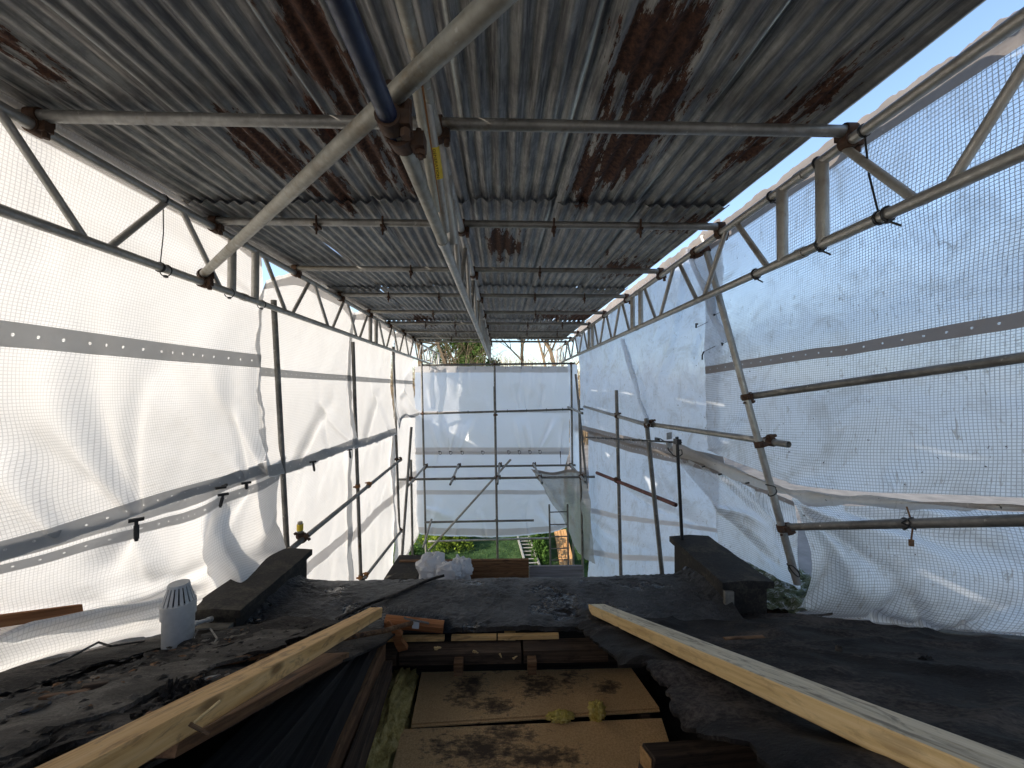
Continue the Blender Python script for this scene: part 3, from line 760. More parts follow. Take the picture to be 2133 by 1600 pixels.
# brown boards standing behind the flat strip, white sacks, grey board
def oriented(name, p0, p1, w, h, mat, label=None, cat=None, up=Vector((0, 0, 1)), group=None, parent=None, bev=.003, taper=None, jag=0, seg=1, top=None):
    """timber with its length along local x, from p0 to p1 (centre line), width w, height h"""
    p0, p1 = Vector(p0), Vector(p1); d = (p1 - p0); L = d.length; d.normalize()
    s = up.cross(d).normalized(); u = d.cross(s)
    mt = Matrix((d, s, u)).transposed().to_4x4(); mt.translation = (p0 + p1) / 2
    me = MB(); vs = []; fs = []; rng = random.Random(int(L * 1e4))
    prof = [(-w/2, -h/2 + bev), (-w/2 + bev, -h/2), (w/2 - bev, -h/2), (w/2, -h/2 + bev), (w/2, h/2 - bev), (w/2 - bev, h/2), (-w/2 + bev, h/2), (-w/2, h/2 - bev)]
    for k in range(seg + 1):
        x = -L/2 + L * k / seg
        for (a, b) in prof:
            jx = rng.uniform(-jag, jag) if (k in (0, seg)) else 0
            vs.append((x + jx, a + .0015 * math.sin(k * 2.1 + a * 50), b))
    for k in range(seg):
        for i in range(8): j = (i + 1) % 8; fs.append((k*8+i, k*8+j, (k+1)*8+j, (k+1)*8+i))
    fs.append(tuple(range(7, -1, -1))); fs.append(tuple(seg*8 + i for i in range(8)))
    me.add(vs, fs)
    if top:
        for k in range(seg): me.m[k * 8 + 5] = 1
        mat = [mat, top]
    o = me.build(name, mat, parent, False, mt)
    if label: tag(o, label, cat, group)
    return o
a, b_ = atY(832, 1163, 3.95), atY(1101, 1163, 3.95)
for k in range(2):
    zt = -1.735 - k * .17
    oriented('scaffold_board', (a.x, 3.95, CZ + zt - .085), (b_.x, 3.95, CZ + zt - .085), .038, .167, M['brown_wood'], ['upper', 'lower'][k] + ' brown board standing on edge behind the flat felt strip', 'board', group='brown boards on edge')
a, b_ = atY(1103, 1187, 4.1), atY(1215, 1187, 4.1)
oriented('scaffold_board', (a.x, 4.1, CZ - 2.05), (b_.x, 4.1, CZ - 2.05), .22, .05, M['grey_wood'], 'grey board lying flat behind the right end of the felt strip', 'board')
oriented('scaffold_board', (a.x, 4.15, CZ - 1.96), (b_.x, 4.15, CZ - 1.96), .036, .12, M['grey_wood'], 'grey board standing on edge behind the right end of the felt strip', 'board')

def lump(name, c, r, mat, seed, label=None, cat=None, sub=28, amp=.35, flat=.12, parent=None, freq=2.0, facet=True):
    vs = []; fs = []; nu, nv = sub, sub // 2
    for j in range(nv + 1):
        th = math.pi * j / nv
        for i in range(nu):
            ph = 2 * math.pi * i / nu
            v = Vector((math.sin(th)*math.cos(ph), math.sin(th)*math.sin(ph), math.cos(th)))
            if facet:
                k = 1 + amp * (abs(mnoise.noise(v * freq + Vector((seed, 0, 0)))) - .25) * 2 + .35 * amp * mnoise.noise(v * freq * 3 + Vector((seed, 3, 0)))
            else:
                k = 1 + amp * mnoise.fractal(v * freq + Vector((seed, 0, 0)), .9, 2.1, 6)
            p = Vector((v.x * r[0], v.y * r[1], v.z * r[2])) * k
            p.z = max(p.z, -r[2] * (1 - flat))
            vs.append(Vector(c) + p)
    for j in range(nv):
        for i in range(nu):
            k = (i + 1) % nu; fs.append((j*nu+i, (j+1)*nu+i, (j+1)*nu+k, j*nu+k))
    mb = MB(); mb.add(vs, fs); o = mb.build(name, mat, parent, R(28) if facet else True)
    if label: tag(o, label, cat)
    return o
lump('rubble_sack', atY(902, 1177, 3.55) + Vector((0, 0, -.03)), (.14, .11, .14), M['bag'], 3, 'largest white crumpled sack behind the flat strip', 'sack', 40, .28)
lump('rubble_sack', atY(958, 1176, 3.62) + Vector((0, 0, -.05)), (.11, .1, .12), M['bag'], 8, 'smaller white crumpled sack right of the largest sack', 'sack', 36, .3)
lump('rubble_sack', atY(935, 1188, 3.45) + Vector((0, 0, -.02)), (.11, .07, .09), M['grey_wood'] if False else M['bag'], 15, 'low crumpled sack in front of the other two', 'sack', 36, .3)

# ------------------------------------------------------------------ roof of corrugated sheets
HB = .69; HT = 1.085; RTUBE = .0242
PUR = [.55, 1.63, 2.62, 3.63, 4.63, 5.64, 6.62, 7.6, 8.45, 9.1]
PH = HT + .047
ORD = ['first', 'second', 'third', 'fourth', 'fifth', 'sixth', 'seventh', 'eighth', 'ninth', 'tenth', 'eleventh', 'twelfth']
SEAM = [-2.06, -1.44, -.82, -.22, .355, .93, 1.46]
COURSE = [(-.45, 2.60, .030), (2.44, 4.62, .026), (4.46, 6.75, .026), (6.60, 9.22, .0)]
LIFT = [0.0, .012, .024, .036, .024, .012]
UPR = [(0, 0), (1, 0), (1, 0), (1, 1), (0, 1), (0, 0)]      # which edges lie over the neighbouring sheet
HS = PH + RTUBE + .0130
for ci, (y0, y1, dz) in enumerate(COURSE):
    for k in range(6):
        rng = random.Random(ci * 10 + k)
        x0, x1 = SEAM[k] - (.07 if k in (1, 2, 3) else 0), SEAM[k + 1] + (.07 if k in (3, 4) else 0)
        if k == 5: x1 = 1.485
        if k == 0: x0 = -2.08
        nc = round((x1 - x0) / .078); ns = nc * 8; ny = 18 if ci else 40
        sk = rng.uniform(-.008, .008); lift = LIFT[k]
        vs = []; fs = []
        for j in range(ny + 1):
            q = j / ny; Y = y0 + (y1 - y0) * q + rng.uniform(-.004, .004)
            for i in range(ns + 1):
                s = i / ns; X = x0 + (x1 - x0) * s + sk * (q - .5) * 2
                z = HS + dz * (q if ci else max(0, (q - .5) * 2)) + lift * (1 - .0 * q) + .0120 * math.cos(2 * math.pi * (s * nc))
                z += .004 * mnoise.noise((X * 2.5, Y * 2.5, ci + k)) + .0016 * mnoise.noise((X * 15, Y * 9, k))
                for si, e in enumerate((s, 1 - s)):
                    if UPR[k][si] and e < .26: z += .040 * (1 - e / .26) ** 1.3 * (1.0 + 1.1 * mnoise.noise((Y * 1.6, k * 3.1, ci + 9 * si)))
                    elif e < .06: z += (.06 - e) * .06 * mnoise.noise((Y * 2.2, k, ci + 9 * si))
                vs.append((X, Y + (.012 * mnoise.noise((X * 4, k, 1)) if j in (0, ny) else 0), CZ + z))
        n = ns + 1
        for j in range(ny):
            for i in range(ns): fs.append((j*n+i, j*n+i+1, (j+1)*n+i+1, (j+1)*n+i))
        B = len(vs); vs += [(x, y + .001, z + .005) for x, y, z in vs[:n]]          # the cut end of the sheet
        for i in range(ns): fs.append((i, B+i, B+i+1, i+1))
        mb = MB(); mb.add(vs, fs)
        tag(mb.build('corrugated_sheet', M['corr'], None, R(60)), f'{["leftmost", "second from left", "third from left", "third from right", "second from right", "rightmost"][k]} corrugated iron sheet in the {["nearest", "second", "third", "furthest"][ci]} row of the roof', 'roof sheet', 'corrugated roof sheets')

# ------------------------------------------------------------------ scaffold tubes and couplers
TUBES = {}
def tube(key, p0, p1, mat, label, cat='scaffold tube', r=RTUBE, ground=False, name='scaffold_tube', bend=None, group=None):
    p0, p1 = Vector(p0), Vector(p1)
    if ground:
        d = p1 - p0; p1 = p0 + d * ((0 - p0.z) / d.z)
    mb = MB(); mb.tube(p0, p1, r, n=16, hollow=True, seg=10 if bend else 1, bend=bend)
    o = mb.build(name, M[mat], None, SM)
    TUBES[key] = (p0, p1)
    return tag(o, label, cat, group)
def closest(A, B):
    a0, a1 = A; b0, b1 = B; u = (a1 - a0).normalized(); v = (b1 - b0).normalized(); w = a0 - b0
    b = u.dot(v); d = u.dot(w); e = v.dot(w); den = 1 - b * b
    if den < 1e-6: s, t = 0, e
    else: s, t = (b * e - d) / den, (e - b * d) / den
    s = min(max(s, 0), (a1 - a0).length); t = min(max(t, 0), (b1 - b0).length)
    return a0 + u * s, u, b0 + v * t, v
def coupler(A, B, label, mat='rust', parts=True, bolts=1.0, group='rusty couplers', shift=0.0):
    pa, u, pb, v = closest(TUBES[A] if isinstance(A, str) else A, TUBES[B] if isinstance(B, str) else B)
    pa = pa + u * shift
    mid = (pa + pb) / 2
    side = u.cross(v)
    side = side.normalized() if side.length > .1 else Vector((0, 0, 1))
    o = empty('scaffold_coupler', mid, label, 'coupler', group) if parts else None
    def out(mb, nm):
        return mb.build(nm, M[mat], o, SM)
    acc = MB()
    def go(nm, fn):
        mb = MB() if parts else acc
        fn(mb)
        if parts: out(mb, nm)
    for (p, ax, other, q) in ((pa, u, v, pb), (pb, v, u, pa)):
        go('collar', lambda mb: mb.ring(p, ax, RTUBE + .001, RTUBE + .009, .046, 14))
        w = ax.cross((q - p) if (q - p).length > .005 else side)
        w = w.normalized() if w.length > 1e-4 else other
        def bolt(mb):
            c = p + w * (RTUBE + .016)
            e = (q - p).normalized() if (q - p).length > .005 else side
            mb.obox(c, ax * .017, w * .014, e * .019)
            mb.tube(c - e * .03, c + e * .052 * bolts, .0065, n=8)
            mb.tube(c - e * .046, c - e * .024, .013, n=6); mb.tube(c + e * .022, c + e * .036, .012, n=6)
        go('bolt', bolt)
    if not parts:
        ob = acc.build('scaffold_coupler', M[mat], None, SM); tag(ob, label, 'coupler', group)

# purlins
for k, Y in enumerate(PUR):
    t = k / 9
    xl, xr = (-2.02, 1.56)
    zz = PH + (.0 if k != 1 else 0)
    lab = ['purlin tube overhead nearest the camera', 'purlin tube crossing the whole roof, second from the camera'] [k] if k < 2 else f'purlin tube under the corrugated roof, {ORD[k]} from the camera' if k < 9 else 'purlin tube under the furthest end of the corrugated roof'
    tube(f'pur{k}', V(xl + .02 * math.sin(k * 3), Y, zz), V(xr + .03 * math.sin(k * 5), Y, zz), 'galv', lab, 'purlin', name='roof_purlin', group='roof purlins')

# lattice beams
def lattice(key, X, y0, y1, label, first='top', half=.405, hb=HB, ht=HT, mat='alu', lead=.09, posts=(True, True), top_ext=0.0, bot_mat=None, bot_y0=None, skip=0):
    o = empty('lattice_beam', V(X, (y0 + y1) / 2, hb), label, 'lattice beam', 'lattice beams')
    def part(nm, p0, p1, r, m=mat, hollow=False):
        mb = MB(); mb.tube(p0, p1, r, n=14, hollow=hollow); return mb.build(nm, M[m], o, SM)
    part('top_chord', V(X, y0 - .1, ht), V(X, y1 + .1, ht), RTUBE, mat, True); TUBES[key + '_t'] = (V(X, y0, ht), V(X, y1, ht))
    by0 = y0 - .1 if bot_y0 is None else bot_y0
    part('bottom_chord', V(X, by0, hb), V(X, y1 + .1, hb), RTUBE, bot_mat or mat, True); TUBES[key + '_b'] = (V(X, y0, hb), V(X, y1, hb))
    if posts[0]: part('post', V(X, y0 + .03, hb), V(X, y0 + .03, ht), .027)
    if posts[1]: part('post', V(X, y1 - .03, hb), V(X, y1 - .03, ht), .027)
    a, top = y0 + lead, first == 'top'
    n = max(1, round((y1 - y0 - 2 * lead) / half)); st = (y1 - y0 - 2 * lead) / n
    for k in range(n - skip):
        ya, yb = a + st * k + .05, a + st * (k + 1) - .05
        h0, h1 = (ht, hb) if top else (hb, ht)
        part('brace', V(X, ya, h0), V(X, yb, h1), .0165); top = not top
    # coupling sleeves on the chords
    for hh in (hb, ht):
        for yy in (y0 - .1,):
            mb = MB(); mb.ring(V(X, yy, hh), Vector((0, 1, 0)), RTUBE + .0005, RTUBE + .004, .05); mb.build('sleeve', M[mat], o, SM)
    return o
XBL, XBR, XBM = -1.93, 1.52, -.275
lattice('L1', XBL, -1.2, 2.82, 'aluminium lattice beam nearest the camera on the left side', 'top')
lattice('L2', XBL, 3.02, 5.72, 'middle aluminium lattice beam along the left side', 'top')
lattice('L3', XBL, 5.92, 11.9, 'furthest aluminium lattice beam along the left side, poking past the far sheet', 'top')
lattice('R1', XBR, -1.2, 1.80, 'aluminium lattice beam nearest the camera on the right side', 'bottom')
lattice('R2', XBR, 2.00, 4.18, 'second aluminium lattice beam from the camera along the right side', 'bottom')
lattice('R3', XBR, 4.38, 6.4, 'third aluminium lattice beam from the camera along the right side', 'bottom')
lattice('R4', XBR, 6.6, 10.6, 'furthest aluminium lattice beam along the right side', 'bottom')
mid1 = lattice('M1', XBM, -1.2, 1.70, 'aluminium lattice beam overhead with a yellow sticker on it', 'top', mat='galv_warm', bot_y0=1.02, posts=(True, False), skip=3)
lattice('M2', XBM, 1.90, 4.9, 'lattice beam down the middle of the roof, second from camera', 'top', mat='alu', lead=.2)
lattice('M3', XBM, 5.1, 9.15, 'lattice beam down the middle of the roof, furthest from camera', 'top', mat='alu')
tube('blue', V(XBM - .012, -.35, HB), V(XBM - .012, 1.05, HB), 'blue', 'navy blue painted tube overhead ending in a rusty coupler', r=.0245)
def mpart(nm, p0, p1, r, m):
    mb = MB(); mb.tube(p0, p1, r, n=16, hollow=True); return mb.build(nm, M[m], mid1, SM)
lp0, lp1 = atX(884, 185, -.285), atX(927, 482, -.262)
mpart('post', lp0, lp1, RTUBE, 'alu')
mpart('post', atX(914, 285, -.272), atX(944, 508, -.238), RTUBE, 'alu')
mpart('brace', atX(862, 150, -.292), atX(909, 440, -.270), .017, 'galv_warm')['label'] = 'pale brace beside the sticker'
mpart('brace', atX(872, 150, -.285), atX(914, 440, -.266), .010, 'rust_orange')['label'] = 'orange rust stained brace'
mb = MB(); c0 = V(XBM - .01, .70, HB + .13); mb.obox(c0, Vector((.075, .02, .045)), Vector((0, .02, 0)), Vector((-.015, 0, .03)))
tag(mb.build('steel_bracket', M['rust_orange']), 'orange rusty flat bracket above the navy blue tube', 'bracket')
# sticker with its lettering
ld_ = (lp1 - lp0).normalized(); lc = None
for k in range(400):                       # the point of the post seen at the sticker's place
    q = lp0.lerp(lp1, k / 400)
    if proj(q)[1] > 338: lc = q; break
vw = (CAM - lc).normalized(); vw = (vw - ld_ * vw.dot(ld_)).normalized(); sw = ld_.cross(vw)
def wrap(s, t, r=RTUBE + .0012):           # s along the post, t around it
    an = t / r
    return lc + ld_ * s + (vw * math.cos(an) + sw * math.sin(an)) * r
mb = MB(); vs = []; fs = []
for i in range(13):
    for j in range(9): vs.append(wrap(-.058 + .116 * i / 12, -.040 + .080 * j / 8))
for i in range(12):
    for j in range(8): fs.append((i*9+j, i*9+j+1, (i+1)*9+j+1, (i+1)*9+j))
mb.add(vs, fs); stick = mb.build('sticker', M['yellow'], mid1, True); stick['label'] = 'yellow sticker with black lettering'
def text_mesh(txt, size):
    cu = bpy.data.curves.new('text', 'FONT'); cu.body = txt; cu.size = size; cu.align_x = 'CENTER'; cu.align_y = 'CENTER'
    to = bpy.data.objects.new('text', cu); col.objects.link(to)
    bpy.context.view_layer.update()
    me = bpy.data.meshes.new_from_object(to.evaluated_get(bpy.context.evaluated_depsgraph_get()))
    bpy.data.objects.remove(to); bpy.data.curves.remove(cu)
    vs = [tuple(v.co) for v in me.vertices]; fs = [tuple(p.vertices) for p in me.polygons]; bpy.data.meshes.remove(me)
    return vs, fs
TS = 1 if sw.dot(RT) < 0 else -1
for (txt, size, off) in (('GENERATION', .0172, .003),):
    vs, fs = text_mesh(txt, size)
    mb = MB(); mb.add([wrap(x, -(y + off) * TS, RTUBE + .0024) for x, y, z in vs], fs)
    mb.build('lettering', M['lettering'], stick)

# diagonal plan brace under the beams
p0 = atY(428, 590, 2.50); dg0 = V(XBL + .03, p0.y, HB + .055); dg1 = atH(1042, -10, HB + .055)
tube('diag', dg0 - (dg1 - dg0).normalized() * .05, dg0 + (dg1 - dg0) * 1.25, 'galv_warm', 'long pale tube running diagonally under the roof from the left beam')
coupler('diag', 'L1_b', 'rusty coupler holding the diagonal tube to the left beam', 'rust')
coupler('blue', 'diag', 'rusty coupler where the navy blue tube meets the diagonal tube', 'rust')
bc = empty('scaffold_coupler', V(XBM, 1.06, HB), 'heavy brown coupler at the end of the navy blue tube', 'coupler', 'rusty couplers')
mb = MB(); mb.ring(V(XBM, 1.05, HB), Vector((.05, 1, .1)), RTUBE + .002, RTUBE + .013, .055, 18); mb.build('collar', M['rust'], bc, SM)
mb = MB(); mb.obox(V(XBM + .045, 1.06, HB - .008), Vector((.018, 0, 0)), Vector((0, .022, 0)), Vector((0, 0, .02))); mb.tube(V(XBM + .045, 1.06, HB + .03), V(XBM + .05, 1.065, HB - .05), .008, n=8); mb.tube(V(XBM + .049, 1.065, HB - .042), V(XBM + .0495, 1.065, HB - .027), .016, n=6); mb.build('bolt', M['rust'], bc, SM)
# couplers purlin - beams
for k, Y in enumerate(PUR):
    if k == 0: continue
    nm = ORD[k] if k < 9 else 'last'
    for (side, X, w) in (('left', XBL, 'left'), ('right', XBR, 'right'), ('mid', XBM, 'middle')):
        coupler(f'pur{k}', (V(X, Y - .3, HT), V(X, Y + .3, HT)), f'rusty coupler tying the {nm} purlin to the {w} beam', 'rust', parts=(k < 5))
# hook clips that hold the corrugated sheets to the purlins
for k in range(2, 9):
    xs = {2: (-1.24, -.80, .355, .95), 3: (-.85, .36), 4: (-1.35, -.75, .40, 1.0), 5: (-1.0, .5), 6: (-1.3, -.8, .45, 1.05), 7: (-.9, .5, 1.1), 8: (-1.1, .4)}[k]
    for i, x in enumerate(xs):
        Y = PUR[k]; mb = MB()
        mb.path([V(x, Y + .035, PH + .03), V(x, Y + .036, PH), V(x, Y + .015, PH - .032), V(x, Y - .02, PH - .033), V(x, Y - .036, PH - .01), V(x, Y - .036, PH + .03)], .007, 6)
        mb.box((x - .013, Y - .05, CZ + PH - .045), (x + .013, Y + .02, CZ + PH - .028)); mb.tube(V(x, Y - .03, PH - .095), V(x, Y - .03, PH - .03), .006, n=6); mb.tube(V(x, Y - .03, PH - .07), V(x, Y - .03, PH - .055), .012, n=6)
        tag(mb.build('hook_clip', M['rust'], None, SM), f'rusty hook clip on the {ORD[k]} purlin, {ORD[i]} from the left', 'clip', 'rusty hook clips')

# --- left standards and rails
XS = -2.02
def lpole(key, u0, v0, u1, v1, label, X=XS, mat='galv_dark'):
    tube(key, atX(u0, v0, X), atX(u1, v1, X), mat, label, ground=True)
lpole('LA', 570, 625, 598, 1145, 'tall upright tube on the left, nearest the camera')
lpole('LB', 735, 712, 752, 1215, 'tall upright tube on the left, second from the camera')
lpole('LC', 819, 722, 833, 1140, 'tall upright tube on the left, third from the camera')
tube('LD', atY(878, 757, 9.0), atY(887, 1130, 9.1), 'galv_dark', 'upright corner tube at the left edge of the far sheet', ground=True)
lpole('LE', 857, 890, 849, 1000, 'short upright tube in front of the far left corner', -1.72)
tube('LF', atY(856, 958, 8.0), atY(859, 1125, 8.05), 'galv_dark', 'upright tube left of the far sheet carrying the front ledger', ground=True)
tube('Lrail', atX(586, 1160, -1.80), atX(834, 958, -1.93), 'galv_dark', 'sloping rail tube along the left from parapet to third upright')
tube('Lrail2', atX(756, 1208, -1.95), atX(836, 1106, -1.95), 'galv_dark', 'lower rail tube along the left below the sloping rail')
a = atX(625, 1100, -1.84); tube('stub', a, Vector((a.x, a.y, CZ - 1.33)), 'galv_warm', 'short upright stub tube with a yellow cap on the left parapet')
mb = MB(); mb.tube(a - Vector((0, 0, .02)), a + Vector((0, 0, .035)), RTUBE + .004, n=14); tag(mb.build('tube_cap', M['yellow'], None, SM), 'yellow plastic cap on the short stub tube', 'cap')
coupler('Lrail', 'stub', 'rusty coupler joining the stub tube and sloping left rail', 'rust')
coupler('Lrail', 'LB', 'coupler where the sloping left rail meets the second upright', 'rust_orange')
coupler('Lrail', 'LC', 'coupler at the far end of the sloping left rail', 'rust')
coupler('Lrail2', 'LB', 'coupler where the lower left rail meets the second upright', 'rust_orange', parts=False)
coupler('Lrail2', 'LC', 'coupler where the lower left rail meets the third upright', 'rust', parts=False)

# --- far frame
Y9 = 9.02
tube('F0', atY(872, 761, Y9), atY(1198, 757, Y9), 'galv_dark', 'top horizontal tube above the far sheet')
tube('F1', atY(876, 862, Y9), atY(1222, 852, Y9), 'galv_dark', 'horizontal tube across the upper part of the far sheet')
tube('F2', atY(885, 973, Y9), atY(1206, 969, Y9), 'galv_dark', 'horizontal ledger lying against the far sheet behind the transoms')
tube('F3', atY(829, 999, 7.9), atY(1260, 993, 7.9), 'galv_dark', 'horizontal ledger in front of the far sheet, nearer to the camera')
tube('F4', atY(884, 1088, 8.95), atY(1112, 1084, 8.95), 'galv_dark', 'lowest horizontal tube across the foot of the far sheet')
tube('F5', atY(892, 1128, 9.5), atY(1145, 1121, 9.5), 'galv', 'pale horizontal tube behind the hem of the far sheet')
tube('FC', atY(1030, 752, 8.97), atY(1036, 1150, 9.0), 'galv_dark', 'upright tube behind the middle of the far sheet frame', ground=True)
tube('FD', atY(1030, 805, 7.97), atY(1037, 1195, 8.0), 'galv_dark', 'upright tube in the middle, nearer, ending below the roof', ground=True)
tube('FR', atY(1190, 757, 9.0), atY(1194, 1150, 9.0), 'galv_dark', 'upright corner tube at the right edge of the far sheet', ground=True)
tube('FE', atY(1206, 832, 8.0), atY(1214, 1180, 8.05), 'galv_dark', 'upright tube right of the far sheet, nearer than the corner tube', ground=True)
tube('FG', atY(1199, 780, 8.6), atY(1223, 1018, 7.8), 'galv_dark', 'leaning tube crossing the right edge of the far sheet')
tube('Fbr', atY(893, 1147, 8.6), atY(1064, 957, 8.85), 'galv', 'diagonal brace tube across the lower left of the far sheet')
tube('Fb2', atY(881, 1142, 8.3), atY(899, 1082, 9.0), 'galv', 'short slanting tube at the foot of the left corner')
for i, (u0, v0, u1, v1) in enumerate(((888, 968, 850, 1012), (956, 967, 938, 1009), (1041, 965, 1036, 1008), (1111, 965, 1129, 1006), (1187, 966, 1219, 1004))):
    p = atY(u0, v0, 9.1); q = atY(u1, v1, 7.45)
    tube(f'T{i}', p, q, 'galv', f'{ORD[i]} transom tube from the left, pointing toward the camera at the far sheet')
    coupler(f'T{i}', 'F2', f'coupler under the {ORD[i]} transom on the rear ledger', 'rust', parts=False)
    coupler(f'T{i}', 'F3', f'coupler under the {ORD[i]} transom on the front ledger', 'rust', parts=False)
tube('T5', atY(1183, 848, 9.1), atY(1213, 861, 7.6), 'galv', 'upper transom tube at the right edge of the far sheet')
for A, B, l in (('F1', 'FD', 'coupler on the middle upright at the upper far rail'), ('F1', 'LD', 'coupler on the left corner tube at the upper far rail'), ('F0', 'FC', 'coupler where the top far tube meets the middle upright'),
                ('F1', 'FR', 'coupler on the right corner tube at the upper far rail'), ('F3', 'FE', 'coupler where the front ledger meets the right upright'), ('F3', 'LF', 'coupler where the front ledger meets the left upright'),
                ('F4', 'FC', 'coupler where the lowest far tube meets the middle upright'), ('F0', 'FR', 'coupler at the top of the right corner tube'), ('Fbr', 'F3', 'coupler where the brace passes the front ledger')):
    coupler(A, B, l, 'rust', parts=False)

# --- right standards and rails
tube('RE', atY(1463, 492, 2.98), atY(1661, 1217, 2.62), 'galv', 'leaning upright tube on the right, nearest the camera')
p = atY(1562, 826, 2.80); q = atY(2133, 745, 1.62); tube('RU', p - (q - p).normalized() * .06, p + (q - p) * 1.9, 'galv_dark', 'upper horizontal tube on the right, nearest the camera')
p = atY(1642, 1098, 2.66); q = atY(2133, 1084, 1.50); tube('RLw', p - (q - p).normalized() * .02, p + (q - p) * 1.8, 'galv_dark', 'lower horizontal tube on the right, nearest the camera')
p = atY(1643, 926, 2.64); q = atY(1330, 880, 4.5); tube('RR1', p, q, 'galv', 'guard rail tube on the right with an open end toward the camera')
tube('RR2', atY(1352, 886, 4.15), atY(1217, 847, 8.1), 'galv', 'guard rail tube on the right running on to the far corner')
tube('RG', atY(1284, 813, 5.42), atY(1293, 1185, 5.5), 'galv_dark', 'thin looking upright on the right with its top free', ground=True)
tube('RH', atY(1346, 872, 4.22), atY(1378, 1185, 4.3), 'galv_dark', 'upright tube on the right under the guard rail joint', ground=True)
tube('RRed', atY(1243, 985, 6.0), atY(1408, 1052, 4.3), 'red_tube', 'maroon rail tube on the right between two uprights')
coupler('RE', 'RU', 'rusty coupler joining the leaning upright and upper right tube', 'rust', bolts=1.3)
coupler('RE', 'RLw', 'rusty coupler joining the leaning upright and lower right tube', 'rust', bolts=1.3)
coupler('RE', 'RR1', 'orange rusted coupler holding the guard rail to the leaning upright', 'rust', bolts=1.2)
coupler('RG', 'RR2', 'dark coupler holding the guard rail to the free topped upright', 'rust')
coupler('RH', 'RR1', 'dark coupler at the guard rail joint on the right', 'rust')
coupler('RG', 'RRed', 'dark coupler holding the maroon rail to the free topped upright', 'rust')
coupler('RE', 'R2_t', 'coupler fixing the leaning upright to the right lattice beam', 'rust')

# scaffold ladder at the far right
lad = empty('scaffold_ladder', (atY(1164, 1195, 7.4).x, 7.4, 0), 'narrow dark steel ladder standing at the far right behind the roof', 'ladder')
for (u0, u1) in ((1144, 1147), (1182, 1184)):
    a, b_ = atY(u0, 1051, 7.4), atY(u1, 1195, 7.4); d = b_ - a; b_ = a + d * (a.z / -d.z)
    mb = MB(); mb.tube(a, b_, .018, n=10); mb.build('stile', M['galv_dark'], lad, SM)
for v in (1067, 1093, 1118, 1143, 1167, 1191):
    mb = MB(); mb.tube(atY(1145.5, v, 7.4), atY(1183, v - 1, 7.4), .012, n=8); mb.build('rung', M['galv_dark'], lad, SM)

# ------------------------------------------------------------------ sheeting
def cr(P, t):
    """Catmull-Rom along axis 0 of P (k,...) at t in [0,1] array"""
    k = P.shape[0]; x = np.clip(t, 0, 1) * (k - 1); i = np.minimum(x.astype(int), k - 2); f = (x - i)
    Pm = np.concatenate([(2 * P[:1] - P[1:2]), P, (2 * P[-1:] - P[-2:-1])])
    f = f.reshape((-1,) + (1,) * (P.ndim - 1))
    p0, p1, p2, p3 = Pm[i], Pm[i+1], Pm[i+2], Pm[i+3]
    return .5 * ((2*p1) + (-p0+p2)*f + (2*p0-5*p1+4*p2-p3)*f*f + (-p0+3*p1-3*p2+p3)*f**3)
def grid_eval(C, nu, nv):
    C = np.array([[tuple(p) for p in row] for row in C])
    A = cr(C, np.linspace(0, 1, nv + 1))                       # rows (t)
    return np.swapaxes(cr(np.swapaxes(A, 0, 1), np.linspace(0, 1, nu + 1)), 0, 1)   # [t, s, 3]
def projn(P):
    q = P - np.array(CAM); z = q @ np.array(FW); z = np.where(z < .05, .05, z)
    return CX + FPX * (q @ np.array(RT)) / z, CY - FPX * (q @ np.array(UP)) / z
